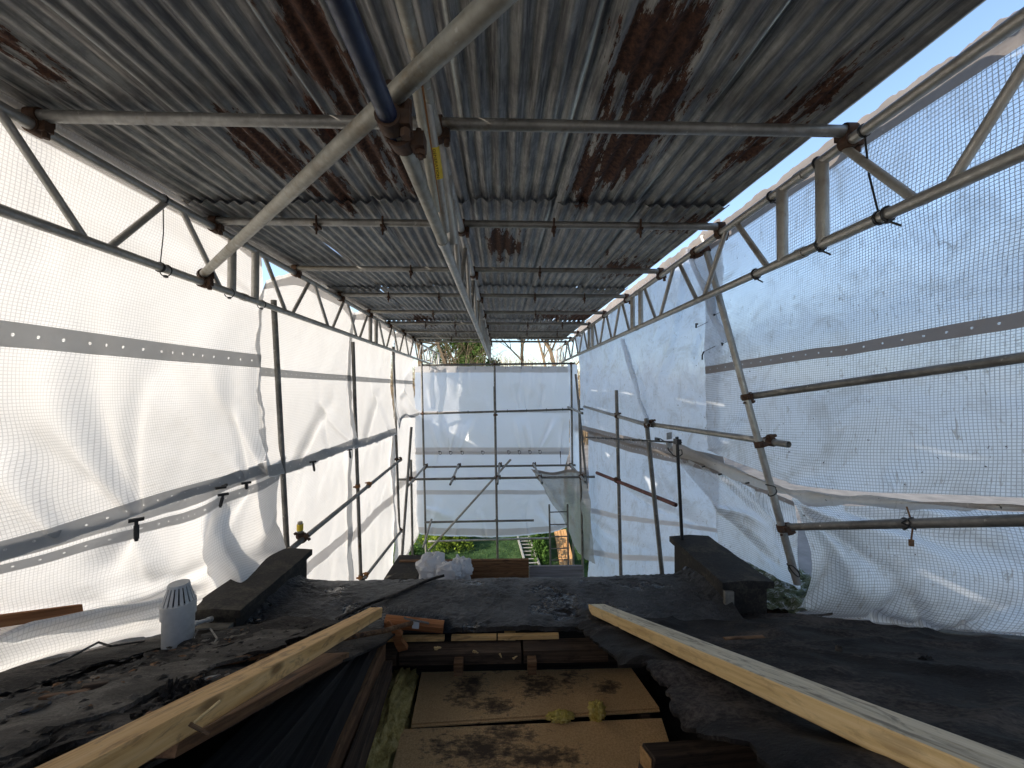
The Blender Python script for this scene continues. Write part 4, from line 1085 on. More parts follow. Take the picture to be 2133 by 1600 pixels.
def cloth(name, C, nu, nv, mat, label, folds=(), rough=.008, seed=0, bands=(), ragged=(0, 0, 0, 0), uvoff=(0, 0), group=None, cat='sheeting', inward=1.0, wav=(0, 0, 0, 0)):
    P = grid_eval(C, nu, nv)
    du = np.gradient(P, axis=1); dv = np.gradient(P, axis=0)
    Nn = np.cross(du, dv); Nn /= np.linalg.norm(Nn, axis=2, keepdims=True) + 1e-9
    ref = np.array([0, 4.0, CZ]) - P.mean((0, 1))
    if (Nn.mean((0, 1)) @ ref) < 0: Nn = -Nn
    Lu = np.linalg.norm(np.diff(P, axis=1), axis=2).sum(1).mean(); Lv = np.linalg.norm(np.diff(P, axis=0), axis=2).sum(0).mean()
    S, T = np.meshgrid(np.linspace(0, 1, nu + 1), np.linspace(0, 1, nv + 1))
    cu_ = np.concatenate([[0], np.cumsum(np.linalg.norm(np.diff(P, axis=1), axis=2).mean(0))]); cv_ = np.concatenate([[0], np.cumsum(np.linalg.norm(np.diff(P, axis=0), axis=2).mean(1))])
    X, Yv = np.meshgrid(cu_, cv_)
    pu, pv = projn(P)
    def st(px):
        d = (pu - px[0]) ** 2 + (pv - px[1]) ** 2; k = np.unravel_index(d.argmin(), d.shape)
        return np.array([X[k], Yv[k]])
    D = np.zeros_like(S)
    for f in folds:
        (a, b, w0, w1, amp) = f[:5]
        a, b = st(a), st(b); d = b - a; L = np.linalg.norm(d) + 1e-6; d = d / L
        rx, ry = X - a[0], Yv - a[1]
        al = (rx * d[0] + ry * d[1]) / L; pe = -rx * d[1] + ry * d[0]
        curve = f[5] if len(f) > 5 else 0
        pe = pe - curve * np.clip(al, 0, 1) * (1 - np.clip(al, 0, 1)) * 4
        w = w0 + (w1 - w0) * np.clip(al, 0, 1)
        env = np.clip((al + .05) / .12, 0, 1) * np.clip((1.05 - al) / .45, 0, 1)
        env = env * env * (3 - 2 * env)
        D += amp * np.exp(-(pe / w) ** 2) * env
    for (fx, fy, a, ph) in ((2.1, 1.3, 1.0, seed), (4.7, 2.2, .5, seed * 2.3), (7.9, 6.1, .25, seed * 1.7), (1.1, 3.7, .6, seed * .7)):
        D += rough * a * np.sin(fx * X * 2 + ph + 1.3 * np.sin(fy * Yv + ph)) * np.sin(fy * Yv * 1.7 + ph * 1.9 + np.sin(fx * X))
    D = D + rough * .5 * np.array([[mnoise.fractal((X[j, i] * 3.2, Yv[j, i] * 3.2, seed), 1, 2, 4) for i in range(nu + 1)] for j in range(nv + 1)])
    P = P + Nn * (D * inward)[:, :, None]
    # ragged edges: top, bottom, left, right
    for e, amt in enumerate(ragged):
        if not amt: continue
        for k in range(nu + 1 if e < 2 else nv + 1):
            nz = amt * mnoise.fractal((k * (Lu / nu if e < 2 else Lv / nv) * 5, seed + e * 3, 0), 1, 2, 5)
            if e == 0: P[0, k] += (P[1, k] - P[0, k]) / (np.linalg.norm(P[1, k] - P[0, k]) + 1e-6) * nz
            if e == 1: P[-1, k] += (P[-1, k] - P[-2, k]) / (np.linalg.norm(P[-1, k] - P[-2, k]) + 1e-6) * nz
            if e == 2: P[k, 0] += (P[k, 1] - P[k, 0]) / (np.linalg.norm(P[k, 1] - P[k, 0]) + 1e-6) * nz
            if e == 3: P[k, -1] += (P[k, -1] - P[k, -2]) / (np.linalg.norm(P[k, -1] - P[k, -2]) + 1e-6) * nz
    def mesh(nm, Pg, U, Vv, mt, parent, uvo):
        h, w = Pg.shape[:2]
        vs = Pg.reshape(-1, 3); base = Vector(vs.mean(0)); base.z = float(vs[:, 2].min())
        fs = [(j*w+i, j*w+i+1, (j+1)*w+i+1, (j+1)*w+i) for j in range(h - 1) for i in range(w - 1)]
        me = bpy.data.meshes.new(nm); me.from_pydata((vs - np.array(base)).tolist(), [], fs)
        uvl = me.uv_layers.new(name='UVMap'); ua, va = U.reshape(-1), Vv.reshape(-1)
        idx = np.array([l.vertex_index for l in me.loops]); uvs = np.stack([ua[idx] + uvo[0], va[idx] + uvo[1]], 1).astype(np.float32)
        uvl.data.foreach_set('uv', uvs.ravel())
        me.materials.append(mt); shade(me, True)
        return link(nm, me, parent, Matrix.Translation(base))
    o = mesh(name, P, X, Yv, M[mat], None, uvoff)
    tag(o, label, cat, group)
    for (t0, t1, bm) in bands:
        rows = np.linspace(t0, t1, 7) * nv; i = np.minimum(rows.astype(int), nv - 1); f = (rows - i)[:, None, None]
        Pb = P[i] * (1 - f) + P[i + 1] * f + Nn[np.minimum(i + 1, nv)] * .004
        wgt = np.linspace(0, .09, 7)[:, None] * np.ones((1, nu + 1))
        mesh('reinforcing_strip', Pb, np.tile(X[0], (7, 1)), wgt, M[bm], o, (0, 0))
    return P
def band_t(P_h0, P_h1, h, w): return ((P_h0 - h - w/2) / (P_h0 - P_h1), (P_h0 - h + w/2) / (P_h0 - P_h1))

# ---- left side, upper row
def lrow(ys, hs, X=-2.05, dx=None):
    return [V(X + (dx[i] if dx else 0), y, h if not isinstance(hs, (list, tuple)) else hs[i]) for i, (y, h) in enumerate(zip(ys, hs if isinstance(hs, (list, tuple)) else [hs] * len(ys)))]
ys = [-2.2, -.9, .35, .9, 1.4, 1.9, 2.4, 2.9, 3.34]
hems = [-.66, -.66, -.66, -.70, -.69, -.71, -.70, -.72, -.72]
C = [lrow(ys, 1.19, -1.99), lrow(ys, .80, -2.05), lrow(ys, .40, -2.10, [0, 0, 0, -.03, -.04, -.03, -.04, -.02, 0.03]), lrow(ys, .0, -2.13, [0, 0, 0, -.05, -.06, -.05, -.05, -.03, .04]),
     lrow(ys, -.38, -2.10, [0, 0, 0, -.03, -.03, -.04, -.03, -.02, .05]), lrow(ys, hems, -2.03)]
C[0][-1] = V(-1.99, 3.2, 1.10)
tie1, tie2 = (285, 1075), (512, 1000)
folds = [(tie1, (70, 660), .03, .16, -.055), (tie1, (190, 600), .025, .12, .04), (tie1, (-60, 860), .03, .14, .05), (tie1, (330, 700), .02, .10, .03),
         (tie1, (160, 1000), .02, .06, -.03), (tie2, (330, 760), .03, .13, -.06), (tie2, (260, 600), .03, .14, .045), (tie2, (480, 760), .02, .08, .03), ((575, 975), (420, 640), .03, .14, -.045),
         ((578, 960), (540, 700), .03, .10, .04), ((130, 1120), (-30, 900), .02, .1, -.04), ((570, 640), (250, 420), .03, .12, .03), ((100, 300), (60, 640), .06, .12, .02), ((420, 560), (120, 420), .05, .1, -.02)]
cloth('scaffold_sheet', C, 220, 110, 'sheet_white', 'white sheet on the left nearest the camera, upper row above the first grey overlap', folds, .010, 1.0,
      [(*band_t(1.19, -.70, 1.13, .09), 'band_plain'), (*band_t(1.19, -.70, .285, .105), 'band'), (.952, .998, 'band')], (0, .008, 0, .03), group='white sheets on the left')
def left_upper(y0, y1, seed, label, hem, cut=0.0, folds=(), xo=0.0, raise_=0.0):
    ys = list(np.linspace(y0, y1, 5))
    C = [lrow(ys, [1.14 - cut, 1.16, 1.17, 1.17, 1.14 - cut * .6], -2.0), lrow(ys, .62, -2.07 + xo), lrow(ys, .1, -2.10 + xo, [.03, -.02, -.03, -.02, .03]),
         lrow(ys, -.35, -2.08 + xo, [.04, -.01, -.02, -.01, .05]), lrow(ys, hem, -2.02 + xo, [.05, 0, 0, 0, .06])]
    cloth('scaffold_sheet', C, 70, 70, 'sheet_white', label, folds, .011, seed, [(.02, .065, 'band_plain'), (.455, .493, 'band'), (.94, .995, 'band')], (.02, .02, .03, .03), (seed, seed), group='white sheets on the left')
left_upper(3.30, 5.32, 2.0, 'white sheet on the left between the first and second uprights, upper row', [-.74, -.80, -.80, -.80, -.76], .22,
           [((610, 985), (700, 820), .03, .10, .05), ((745, 930), (640, 800), .03, .1, -.04), ((690, 960), (660, 780), .02, .1, .03)])
left_upper(5.22, 7.25, 3.0, 'white sheet on the left between the second and third uprights, upper row', [-.80, -.84, -.86, -.86, -.84], .10,
           [((755, 935), (800, 800), .05, .12, .05), ((815, 900), (770, 760), .05, .12, -.05)])
left_upper(7.2, 8.74, 4.0, 'white sheet on the left beyond the third upright, upper row', [-.75, -.60, -.55, -.62, -.60], .08,
           [((870, 870), (830, 780), .06, .15, .10), ((835, 830), (860, 760), .06, .14, -.06)], .06)
# ---- left side, lower row
hem_px = [(-260, 1480), (-60, 1412), (110, 1368), (250, 1338), (340, 1318), (425, 1280), (470, 1262), (548, 1225), (562, 1178)]
hemP = [atS(u, v, .015) for u, v in hem_px[:6]] + [atX(470, 1255, -1.83), atX(548, 1222, -1.84), atX(566, 1176, -1.85)]
topP = []
for k, (u, v) in enumerate(((-260, 1250), (-60, 1180), (110, 1135), (250, 1092), (340, 1062), (425, 1032), (480, 1012), (548, 988), (590, 975))):
    topP.append(atX(u, v - 26, -2.06))
rows = []
for t, bulge, drop in ((0, 0, 0), (.22, -.02, .0), (.42, -.03, .02), (.60, -.0, .03), (.74, .07, .02), (.86, .10, .03), (.94, .05, .02), (1.0, 0, 0)):
    r = []
    for a, b_ in zip(topP, hemP):
        p = a.lerp(b_, t); p.x += bulge; p.z -= drop; r.append(p)
    rows.append(r)
folds = [((285, 1085), (360, 1215), .03, .12, -.06), ((285, 1085), (200, 1220), .03, .12, .05), ((520, 1010), (400, 1190), .03, .13, .028), ((520, 1010), (470, 1180), .03, .1, -.015),
         ((365, 1215), (480, 1130), .03, .10, .045), ((365, 1215), (200, 1260), .03, .06, -.05), ((0, 1335), (430, 1235), .03, .035, .05), ((-100, 1310), (330, 1250), .03, .03, -.04), ((580, 1080), (500, 1160), .05, .12, -.03),
         ((430, 1250), (150, 1330), .02, .03, .03), ((365, 1215), (440, 1200), .03, .06, -.05)]
cloth('scaffold_sheet', rows, 170, 110, 'sheet_white', 'crumpled white sheet low on the left, draped onto the roof near the vent', folds, .012, 5.0, [(.0, .09, 'band'), (.11, .16, 'band')], (0, .03, 0, .02), (1, 1), group='white sheets on the left')
def left_lower(y0, y1, top, bot, seed, label, xo=0.0, mid=-1.75):
    ys = list(np.linspace(y0, y1, 5))
    C = [lrow(ys, [t + .10 for t in top], -2.09 + xo), lrow(ys, [t - .45 for t in top], -2.10 + xo), lrow(ys, [(t + bot) / 2 for t in top], -2.10 + xo, [.03, -.02, -.03, -.02, .03]), lrow(ys, bot + .4, -2.06 + xo), lrow(ys, bot, -2.03 + xo)]
    cloth('scaffold_sheet', C, 60, 70, 'sheet_white', label, [], .022, seed, [(.0, .045, 'band'), (.46, .50, 'band_plain'), (.95, .99, 'band_plain')], (0, .03, .02, .02), (seed, seed), group='white sheets on the left')
left_lower(3.2, 5.45, [-.72, -.76, -.78, -.78, -.78], -3.3, 6.0, 'white sheet on the left between the first and second uprights, lower row')
left_lower(5.25, 7.45, [-.78, -.82, -.84, -.84, -.82], -3.5, 7.0, 'white sheet on the left between the second and third uprights, lower row')
left_lower(7.3, 9.35, [-.62, -.60, -.62, -.65, -.70], -3.5, 8.0, 'white sheet on the left beyond the third upright, lower row', .05)

# ---- far end
YF = 9.16
def frow(us, v, Y=YF, dy=None): return [atY(u, v if not isinstance(v, (list, tuple)) else v[i], Y + (dy[i] if dy else 0)) for i, u in enumerate(us)]
us = [864, 905, 955, 1000, 1032, 1075, 1120, 1160, 1186]
C = [frow(us, 763), frow(us, 800, dy=[0, .02, .05, .05, .02, .05, .06, .04, 0]), frow(us, 855, dy=[.02, .03, .02, .03, 0, .03, .02, .03, .02]), frow(us, 862, dy=[.02, .03, .03, .03, 0, .03, .03, .03, .02]), frow(us, 905, dy=[0, .05, .07, .05, .03, .05, .06, .05, 0]), frow(us, 947)]
f9 = []
for u in (905, 930, 955, 975, 1060, 1085, 1108, 1130, 1160): f9.append(((u, 768), (u + random.uniform(-6, 6), 830), .03, .07, random.choice((-.03, .03))))
for u, w in ((915, 895), (938, 925), (938, 960), (960, 985), (1088, 1075), (1108, 1090), (1125, 1165), (1125, 1150), (1167, 1175)): f9.append(((u, 938), (w, 868), .035, .09, random.choice((-.05, .05))))
for u in (900, 1080, 1095, 1125): f9.append(((u, 850), (u + random.uniform(-10, 10), 800), .03, .08, .04))
cloth('scaffold_sheet', C, 130, 90, 'sheet_far', 'white sheet across the far end, upper half above the grey overlap', f9, .010, 9.0, [(.0, .075, 'band_plain'), (.415, .455, 'band_plain'), (.93, 1.0, 'band_plain')], (.01, .0, .02, .02), (4, 4), group='white sheets at the far end')
us2 = [868, 905, 955, 1000, 1032, 1075, 1110, 1145, 1175]
C = [frow(us, 940, YF + .02), frow(us2, 985, YF + .05), frow(us2, 1030, YF + .06), frow(us2, 1075, YF + .05), frow([u + 6 for u in us2], [1112, 1116, 1118, 1119, 1119, 1117, 1113, 1108, 1098], YF + .02)]
f10 = [((915, 942), (900, 1000), .04, .1, .05), ((900, 1110), (920, 1030), .04, .14, -.06), ((950, 1115), (960, 1050), .03, .1, .04), ((1010, 1117), (1000, 1060), .03, .08, -.04), ((1100, 1113), (1095, 1050), .03, .1, .04), ((1165, 1105), (1120, 1040), .04, .12, .06), ((885, 1060), (960, 1085), .05, .12, -.05)]
cloth('scaffold_sheet', C, 120, 80, 'sheet_far', 'white sheet across the far end, lower half hanging to a loose hem', f10, .014, 10.0, [(.0, .03, 'band_plain'), (.45, .50, 'band_plain'), (.90, .98, 'band_plain')], (0, .012, .02, .02), (6, 6), group='white sheets at the far end')
C = [[atY(u, v, y) for u, v, y in r] for r in (((1182, 758, 9.1), (1193, 758, 9.05), (1203, 762, 8.9)), ((1186, 850, 9.1), (1197, 850, 9.0), (1206, 855, 8.8)), ((1188, 930, 9.1), (1199, 930, 9.0), (1208, 940, 8.7)), ((1188, 985, 9.1), (1200, 990, 9.0), (1210, 985, 8.8)))]
cloth('scaffold_sheet', C, 14, 60, 'sheet_far', 'narrow white strip of sheet folded round the right far corner', [], .02, 11.0, [], (0, .02, .01, .01))
# dirty see-through sheet hanging at the far right
C = [[atY(u, v, y) for u, v, y in r] for r in (((1106, 976, 8.6), (1150, 984, 8.55), (1185, 978, 8.5), (1222, 985, 7.9)), ((1128, 1010, 8.6), (1165, 1012, 8.5), (1195, 1010, 8.4), (1226, 1015, 7.7)),
     ((1150, 1050, 8.6), (1178, 1055, 8.5), (1200, 1055, 8.3), (1230, 1060, 7.5)), ((1180, 1092, 8.6), (1196, 1100, 8.4), (1212, 1110, 8.1), (1236, 1120, 7.3)), ((1196, 1130, 8.5), (1206, 1150, 8.3), (1218, 1165, 8.0), (1242, 1175, 7.2)))]
cloth('scaffold_sheet', C, 50, 60, 'sheet_filthy', 'grubby see-through sheet hanging slantwise at the lower right of the far end', [((1115, 978), (1190, 1090), .04, .1, .08), ((1190, 985), (1200, 1080), .04, .1, -.08)], .03, 12.0, [(0, .05, 'band_beige')], (.01, .02, .03, .0), (8, 8))

# ---- right side
def XRs(Y, h):
    top = 1.585
    low = float(np.interp(Y, [1.2, 2.2, 3.0, 4.2, 6.0, 9.2], [2.50, 2.46, 2.30, 2.06, 1.92, 1.84]))
    t = min(1, max(0, (1.12 - h) / 1.05)); t = t * t * (3 - 2 * t) * .3 + t * .7
    return top + (low - top) * t
def onR(u, v, off=0.0):
    d = ray(u, v); t = 1.5
    lo, hi = .3, 14.0
    for _ in range(50):
        t = (lo + hi) / 2; p = CAM + d * t
        if p.x < XRs(p.y, p.z - CZ) + off: lo = t
        else: hi = t
    return CAM + d * t
# upper sheet nearest the camera
topc = [(2420, -205), (2240, -72), (2100, 34), (1950, 138), (1800, 243), (1660, 344), (1550, 428), (1440, 512)]
colx = [2420, 2260, 2110, 1950, 1800, 1660, 1560, 1470]
def vy(u, pts): return float(np.interp(u, *zip(*sorted(pts))))
r2 = [(2420, 200), (2133, 300), (1590, 575), (1430, 640)]
r3 = [(2420, 590), (2133, 660), (1850, 712), (1500, 765), (1330, 790)]
r4 = [(2420, 850), (2133, 862), (1600, 880), (1330, 880)]
r5 = [(2420, 1070), (2133, 1062), (1850, 1050), (1740, 1048), (1640, 1030), (1470, 962), (1380, 925)]
rows = [[onR(u, v) for u, v in topc], [onR(u, vy(u, r2)) for u in colx], [onR(u, vy(u, [(a, b - 190) for a, b in r3]) if False else (vy(u, r2) + vy(u, r3)) / 2) for u in colx], [onR(u, vy(u, r3)) for u in colx], [onR(u, vy(u, r4)) for u in colx], [onR(u, vy(u, r5) - 25, -.03) for u in colx]]
for r_ in rows:
    h_ = r_[0].z - CZ; r_[0:0] = [V(XRs(1.2, h_), -2.2, h_), V(XRs(1.2, h_), -.7, h_)]
folds = [((1440, 530), (1600, 700), .05, .12, .03), ((1640, 1020), (1900, 900), .05, .2, .05), ((1470, 950), (1620, 800), .05, .14, -.04), ((1850, 1040), (2100, 900), .05, .18, -.04), ((1760, 290), (2000, 500), .05, .2, .03), ((2100, 60), (2133, 350), .05, .15, -.03)]
cloth('scaffold_sheet', rows, 230, 130, 'sheet_clear', 'clear gridded sheet on the right nearest the camera, upper part with stains', folds, .012, 13.0, [(.0, .05, 'band_beige'), (.585, .62, 'band_beige')], (.02, .0, 0, .03), (2, 3), group='clear sheets on the right')
# bunched hem band between upper and lower near sheets
hp0 = [onR(u, vy(u, r5) - 13, -.04) for u in (2420, 2260, 2110, 1950, 1800, 1700, 1640, 1560, 1470, 1400)]
hp1 = [onR(u, vy(u, r5) - 3 - (5 if i % 2 else 0), -.075) for i, u in enumerate((2420, 2260, 2110, 1950, 1800, 1700, 1640, 1560, 1470, 1400))]
hp2 = [onR(u, vy(u, r5) + 9 + (5 if i % 2 else -5), -.045) for i, u in enumerate((2420, 2260, 2110, 1950, 1800, 1700, 1640, 1560, 1470, 1400))]
cloth('sheet_overlap', [hp0, hp1, hp2], 150, 14, 'hem_beige', 'bunched beige hem running along the right between upper and lower sheets', [], .026, 14.0, [], (.01, .02, 0, 0), (0, 0), cat='sheeting')
# lower sheet nearest the camera, spread on the roof
top = [onR(u, vy(u, r5) + 5, -.02) for u in (2420, 2280, 2133, 1990, 1860, 1760, 1690, 1650)]
hemp = [atS(u, v, .012) for u, v in ((2520, 1352), (2330, 1340), (2133, 1324), (2010, 1316), (1900, 1306), (1800, 1294), (1720, 1290), (1662, 1282))]
rows = []
for t, bx, bz in ((0, 0, 0), (.2, .06, -.01), (.42, .12, -.06), (.62, .10, -.10), (.8, .02, -.10), (.92, -.04, -.04), (1, 0, 0)):
    rows.append([a.lerp(b_, t) + Vector((bx, 0, bz)) for a, b_ in zip(top, hemp)])
folds = [((1650, 1050), (1900, 1240), .03, .08, .06), ((1650, 1050), (1800, 1270), .03, .08, -.05), ((1650, 1050), (2000, 1160), .03, .08, -.05), ((1680, 1260), (1740, 1120), .03, .07, .05), ((1840, 1300), (1900, 1200), .03, .08, .04), ((2000, 1310), (2133, 1230), .03, .08, .05), ((1760, 1060), (2133, 1180), .04, .10, .06), ((1860, 1060), (2133, 1120), .03, .08, -.04), ((1950, 1310), (1900, 1230), .02, .05, .03)]
cloth('scaffold_sheet', rows, 150, 110, 'sheet_clear', 'rumpled clear gridded sheet on the right spread down onto the black roof', folds, .020, 15.0, [(.93, .985, 'band_plain')], (0, .03, 0, .02), (5, 6), group='clear sheets on the right')
# pulled netting behind the leaning upright
C = [[onR(u, v, o) for u, v, o in r] for r in (((1385, 925, .02), (1470, 965, .02), (1560, 1005, .02), (1655, 1045, .0)), ((1430, 985, .02), (1500, 1010, .04), (1575, 1045, .04), (1660, 1085, .02)),
     ((1485, 1050, .03), (1535, 1065, .06), (1600, 1095, .05), (1664, 1120, .02)), ((1495, 1100, .03), (1550, 1115, .06), (1610, 1150, .05), (1668, 1170, .02)), ((1500, 1150, .02), (1560, 1172, .04), (1615, 1205, .03), (1672, 1225, .0)))]
cloth('scaffold_sheet', C, 70, 80, 'sheet_clear', 'stretched clear netting with sharp creases behind the foot of the leaning upright', [((1492, 1060), (1640, 1190), .02, .05, .06), ((1492, 1060), (1600, 1100), .02, .05, -.05), ((1480, 970), (1600, 1100), .02, .06, .05), ((1520, 980), (1640, 1120), .02, .06, -.05), ((1580, 1020), (1640, 1180), .02, .06, .05)], .022, 16.0, [(.0, .06, 'band_beige')], (0, .02, .02, 0), (7, 6))
# far upper sheets on the right
tu = [(1500, 462), (1430, 520), (1370, 565), (1310, 610), (1260, 648), (1215, 682), (1196, 700)]
cu = [1508, 1440, 1375, 1318, 1268, 1228, 1208]
b1 = [(1520, 985), (1490, 972), (1350, 938), (1218, 898), (1195, 890)]
mid_ = [(1520, 745), (1330, 790), (1195, 818)]
rows = [[onR(u, v - 8) for u, v in tu], [onR(a, (v + vy(a, mid_)) / 2, .04) for a, (u, v) in zip(cu, tu)], [onR(a, vy(a, mid_), .05) for a in cu], [onR(a, (vy(a, mid_) + vy(a, b1)) / 2, .06) for a in cu], [onR(a, vy(a, b1), .04) for a in cu]]
cloth('scaffold_sheet', rows, 110, 90, 'sheet_dirty', 'milky stained sheet on the right beyond the leaning upright, upper part', [((1430, 540), (1360, 880), .04, .12, .05), ((1300, 720), (1360, 880), .05, .12, -.05), ((1280, 640), (1250, 860), .06, .14, .05), ((1460, 700), (1420, 940), .05, .14, -.04), ((1215, 700), (1225, 880), .08, .15, .06)], .014, 17.0, [(.0, .045, 'band_beige'), (.94, 1.0, 'band_beige')], (.03, .02, .04, .03), (3, 9), group='milky stained sheets on the right')
b2 = [(1520, 1215), (1410, 1205), (1270, 1205), (1240, 1195)]
cu2 = [1500, 1440, 1390, 1340, 1290, 1250, 1226]
rows = [[onR(a, vy(a, b1) - 4, .02) for a in cu2], [onR(a, vy(a, b1) * .66 + vy(a, b2) * .34, .05) for a in cu2], [onR(a, vy(a, b1) * .34 + vy(a, b2) * .66, .04) for a in cu2], [onR(a, vy(a, b2), .0) for a in cu2], [onR(a, vy(a, b2) + 90, -.02) for a in cu2]]
cloth('scaffold_sheet', rows, 90, 90, 'sheet_dirty', 'milky stained sheet on the right beyond the leaning upright, lower part behind the aerial', [((1360, 960), (1480, 1120), .03, .12, .06), ((1360, 960), (1420, 1100), .03, .10, -.05), ((1230, 1080), (1380, 1150), .04, .08, .05), ((1225, 1110), (1290, 1190), .03, .07, -.05), ((1300, 1010), (1480, 1100), .04, .06, .06)], .02, 18.0, [(.0, .045, 'band_beige'), (.40, .43, 'band_plain'), (.62, .65, 'band_plain')], (0, .03, .02, .03), (9, 3), group='milky stained sheets on the right')

def edge_strip(pts, w, mat, label, off=-.02, seed=1):
    a = [onR(u - w, v, off) for u, v in pts]; b_ = [onR(u, v - w * .2, off - .03) for u, v in pts]; c_ = [onR(u + w, v + w * .2, off) for u, v in pts]
    cloth('sheet_edge', [a, b_, c_], 60, 8, mat, label, [], .010, seed, [], (.03, .03, .02, .02), cat='sheeting')
edge_strip([(1436, 520), (1452, 570), (1478, 615), (1484, 655), (1505, 690), (1512, 712)], 8, 'sheet_dirty', 'torn milky sheet edge hanging beside the top of the leaning upright', -.02, 41)
edge_strip([(1296, 705), (1308, 745), (1322, 790), (1335, 840), (1352, 880)], 5, 'sheet_dirty', 'dirty torn sheet edge above the guard rail joint', .02, 42)
# ------------------------------------------------------------------ ties on the sheets
def zip_tie(c, axis, r, label, tail=None, th=.0045, group='black cable ties'):
    mb = MB(); c = Vector(c); d = Vector(axis).normalized()
    a = d.cross(Vector((0, 0, 1)) if abs(d.z) < .9 else Vector((1, 0, 0))).normalized(); b = d.cross(a)
    mb.path([c + (a * math.cos(t) + b * math.sin(t)) * r for t in [i * 2 * math.pi / 16 for i in range(17)]], th, 6)
    e = c + (a * .0 - Vector((0, 0, 1)) * r) if abs(d.z) < .9 else c + a * r
    mb.obox(e, Vector((.008, 0, 0)), Vector((0, .008, 0)), Vector((0, 0, .007)))
    if tail: mb.path([e, e + Vector(tail) * .5, e + Vector(tail)], th * .9, 6)
    return tag(mb.build('cable_tie', M['black_plastic'], None, SM), label, 'cable tie', group)
for i, u in enumerate((895, 953, 990, 1053, 1086, 1109, 1143, 1175)):
    zip_tie(atY(u, 760 - (u - 872) * .012, Y9), (1, 0, 0), .032, f'black tie on the top tube of the far sheet, {ORD[i]} from the left', (0, 0, -.09))
for i, u in enumerate((911, 975, 1057, 1097, 1138, 1172)):
    zip_tie(atY(u, 861 - (u - 876) * .029, Y9), (1, 0, 0), .032, f'black tie on the upper rail of the far sheet, {ORD[i]} from the left')
for i, u in enumerate((917, 939, 963, 1006, 1060, 1082, 1104, 1125)):
    mb = MB(); c = atY(u, 940 - (u - 917) * .008, YF - .08); pts = [c + Vector((.03 * math.cos(t) + .008 * i % 3 * .01, 0, -.04 + .04 * math.sin(t))) for t in [k * 2 * math.pi / 14 for k in range(15)]]
    mb.path(pts, .0055, 6); mb.obox(c + Vector((-.02, 0, -.005)), Vector((.022, 0, 0)), Vector((0, .01, 0)), Vector((0, 0, .009)))
    tag(mb.build('toggle_tie', M['black_plastic'], None, SM), f'black looped toggle tie on the grey band of the far sheet, {ORD[i]} from left', 'toggle tie', 'toggle ties on the far sheet')
mb = MB(); c = atY(1167, 940, YF - .07); mb.path([c, c + Vector((.01, 0, -.2)), c + Vector((.015, 0, -.36))], .006, 6); mb.path([c, c + Vector((.005, 0, -.15))], .011, 6); tag(mb.build('toggle_tie', M['black_plastic'], None, SM), 'black toggle tie hanging straight at the right of the far sheet', 'toggle tie')
def toggle(p, d, L, label, w=.011):
    mb = MB(); p = Vector(p); d = Vector(d).normalized()
    mb.path([p, p + d * L * .6, p + d * L], w * .8, 6); mb.path([p + d * L * .25, p + d * L * .9], w * 1.1, 6)
    mb.obox(p, Vector((.022, .022, 0)), Vector((.008, -.008, 0)), Vector((0, 0, .008)))
    return tag(mb.build('toggle_tie', M['black_plastic'], None, SM), label, 'toggle tie', 'toggle ties on the left sheets')
toggle(atX(284, 1083, -1.98), (0, .02, -1), .115, 'large black toggle tie hanging at the gathered folds of the near left sheet')
toggle(atX(465, 1030, -1.99), (0, -.35, -1), .09, 'black toggle tie slanting on the left band, left of the first upright')
toggle(atX(513, 1006, -1.99), (0, .1, -1), .05, 'small black toggle tie on the left band close to the first upright')
toggle(atX(460, 1016, -1.99), (0, 1, .1), .06, 'flat black toggle on the edge of the left band')
toggle(atX(652, 962, -1.99), (0, .3, -1), .11, 'black toggle tie hanging on the left band between first and second uprights')
toggle(atX(728, 937, -1.99), (0, .3, -1), .12, 'black toggle tie hanging near the second upright on the left')
# wire ties on the lattice beams
def wire(p, q, label, mat='black_plastic', r=.0028, cat='wire tie'):
    mb = MB(); p, q = Vector(p), Vector(q)
    mb.path([p, p.lerp(q, .5) + Vector((.0, .012, 0)), q], r, 6)
    mb.ring(q, Vector((0, 1, 0)), RTUBE + .001, RTUBE + .006, .010); mb.ring(p, Vector((0, 1, 0)), RTUBE + .001, RTUBE + .005, .008)
    tag(mb.build('wire_tie', M[mat], None, SM), label, cat, 'wire ties on the beams')
wire(V(XBL, atX(340, 410, XBL).y, HT), V(XBL, atX(333, 560, XBL).y, HB), 'thin grey wire tie strung between the chords of the left beam')
wire(V(XBR, atX(1800, 240, XBR).y, HT), V(XBR, atX(1832, 435, XBR).y, HB), 'black cord strung between the chords of the right beam', r=.004)
for i, (u, v, h) in enumerate(((1608, 405, HT), (1705, 325, HT), (1575, 570, HB), (1710, 510, HB), (1850, 440, HB))):
    p = atX(u, v, XBR); zip_tie(V(XBR, p.y, h), (0, 1, 0), .029, f'black tie wrapped on the right beam, {ORD[i]} of five', (0.02, -.03, -.03), .005)
for i, u in enumerate((345, 478, 545)):
    p = atX(u, 600, XBL); zip_tie(V(XBL, p.y, HB - .008), (0, 1, 0), .034, f'tie looped round the lower chord of the left beam, {ORD[i]} from the left', None, .003)
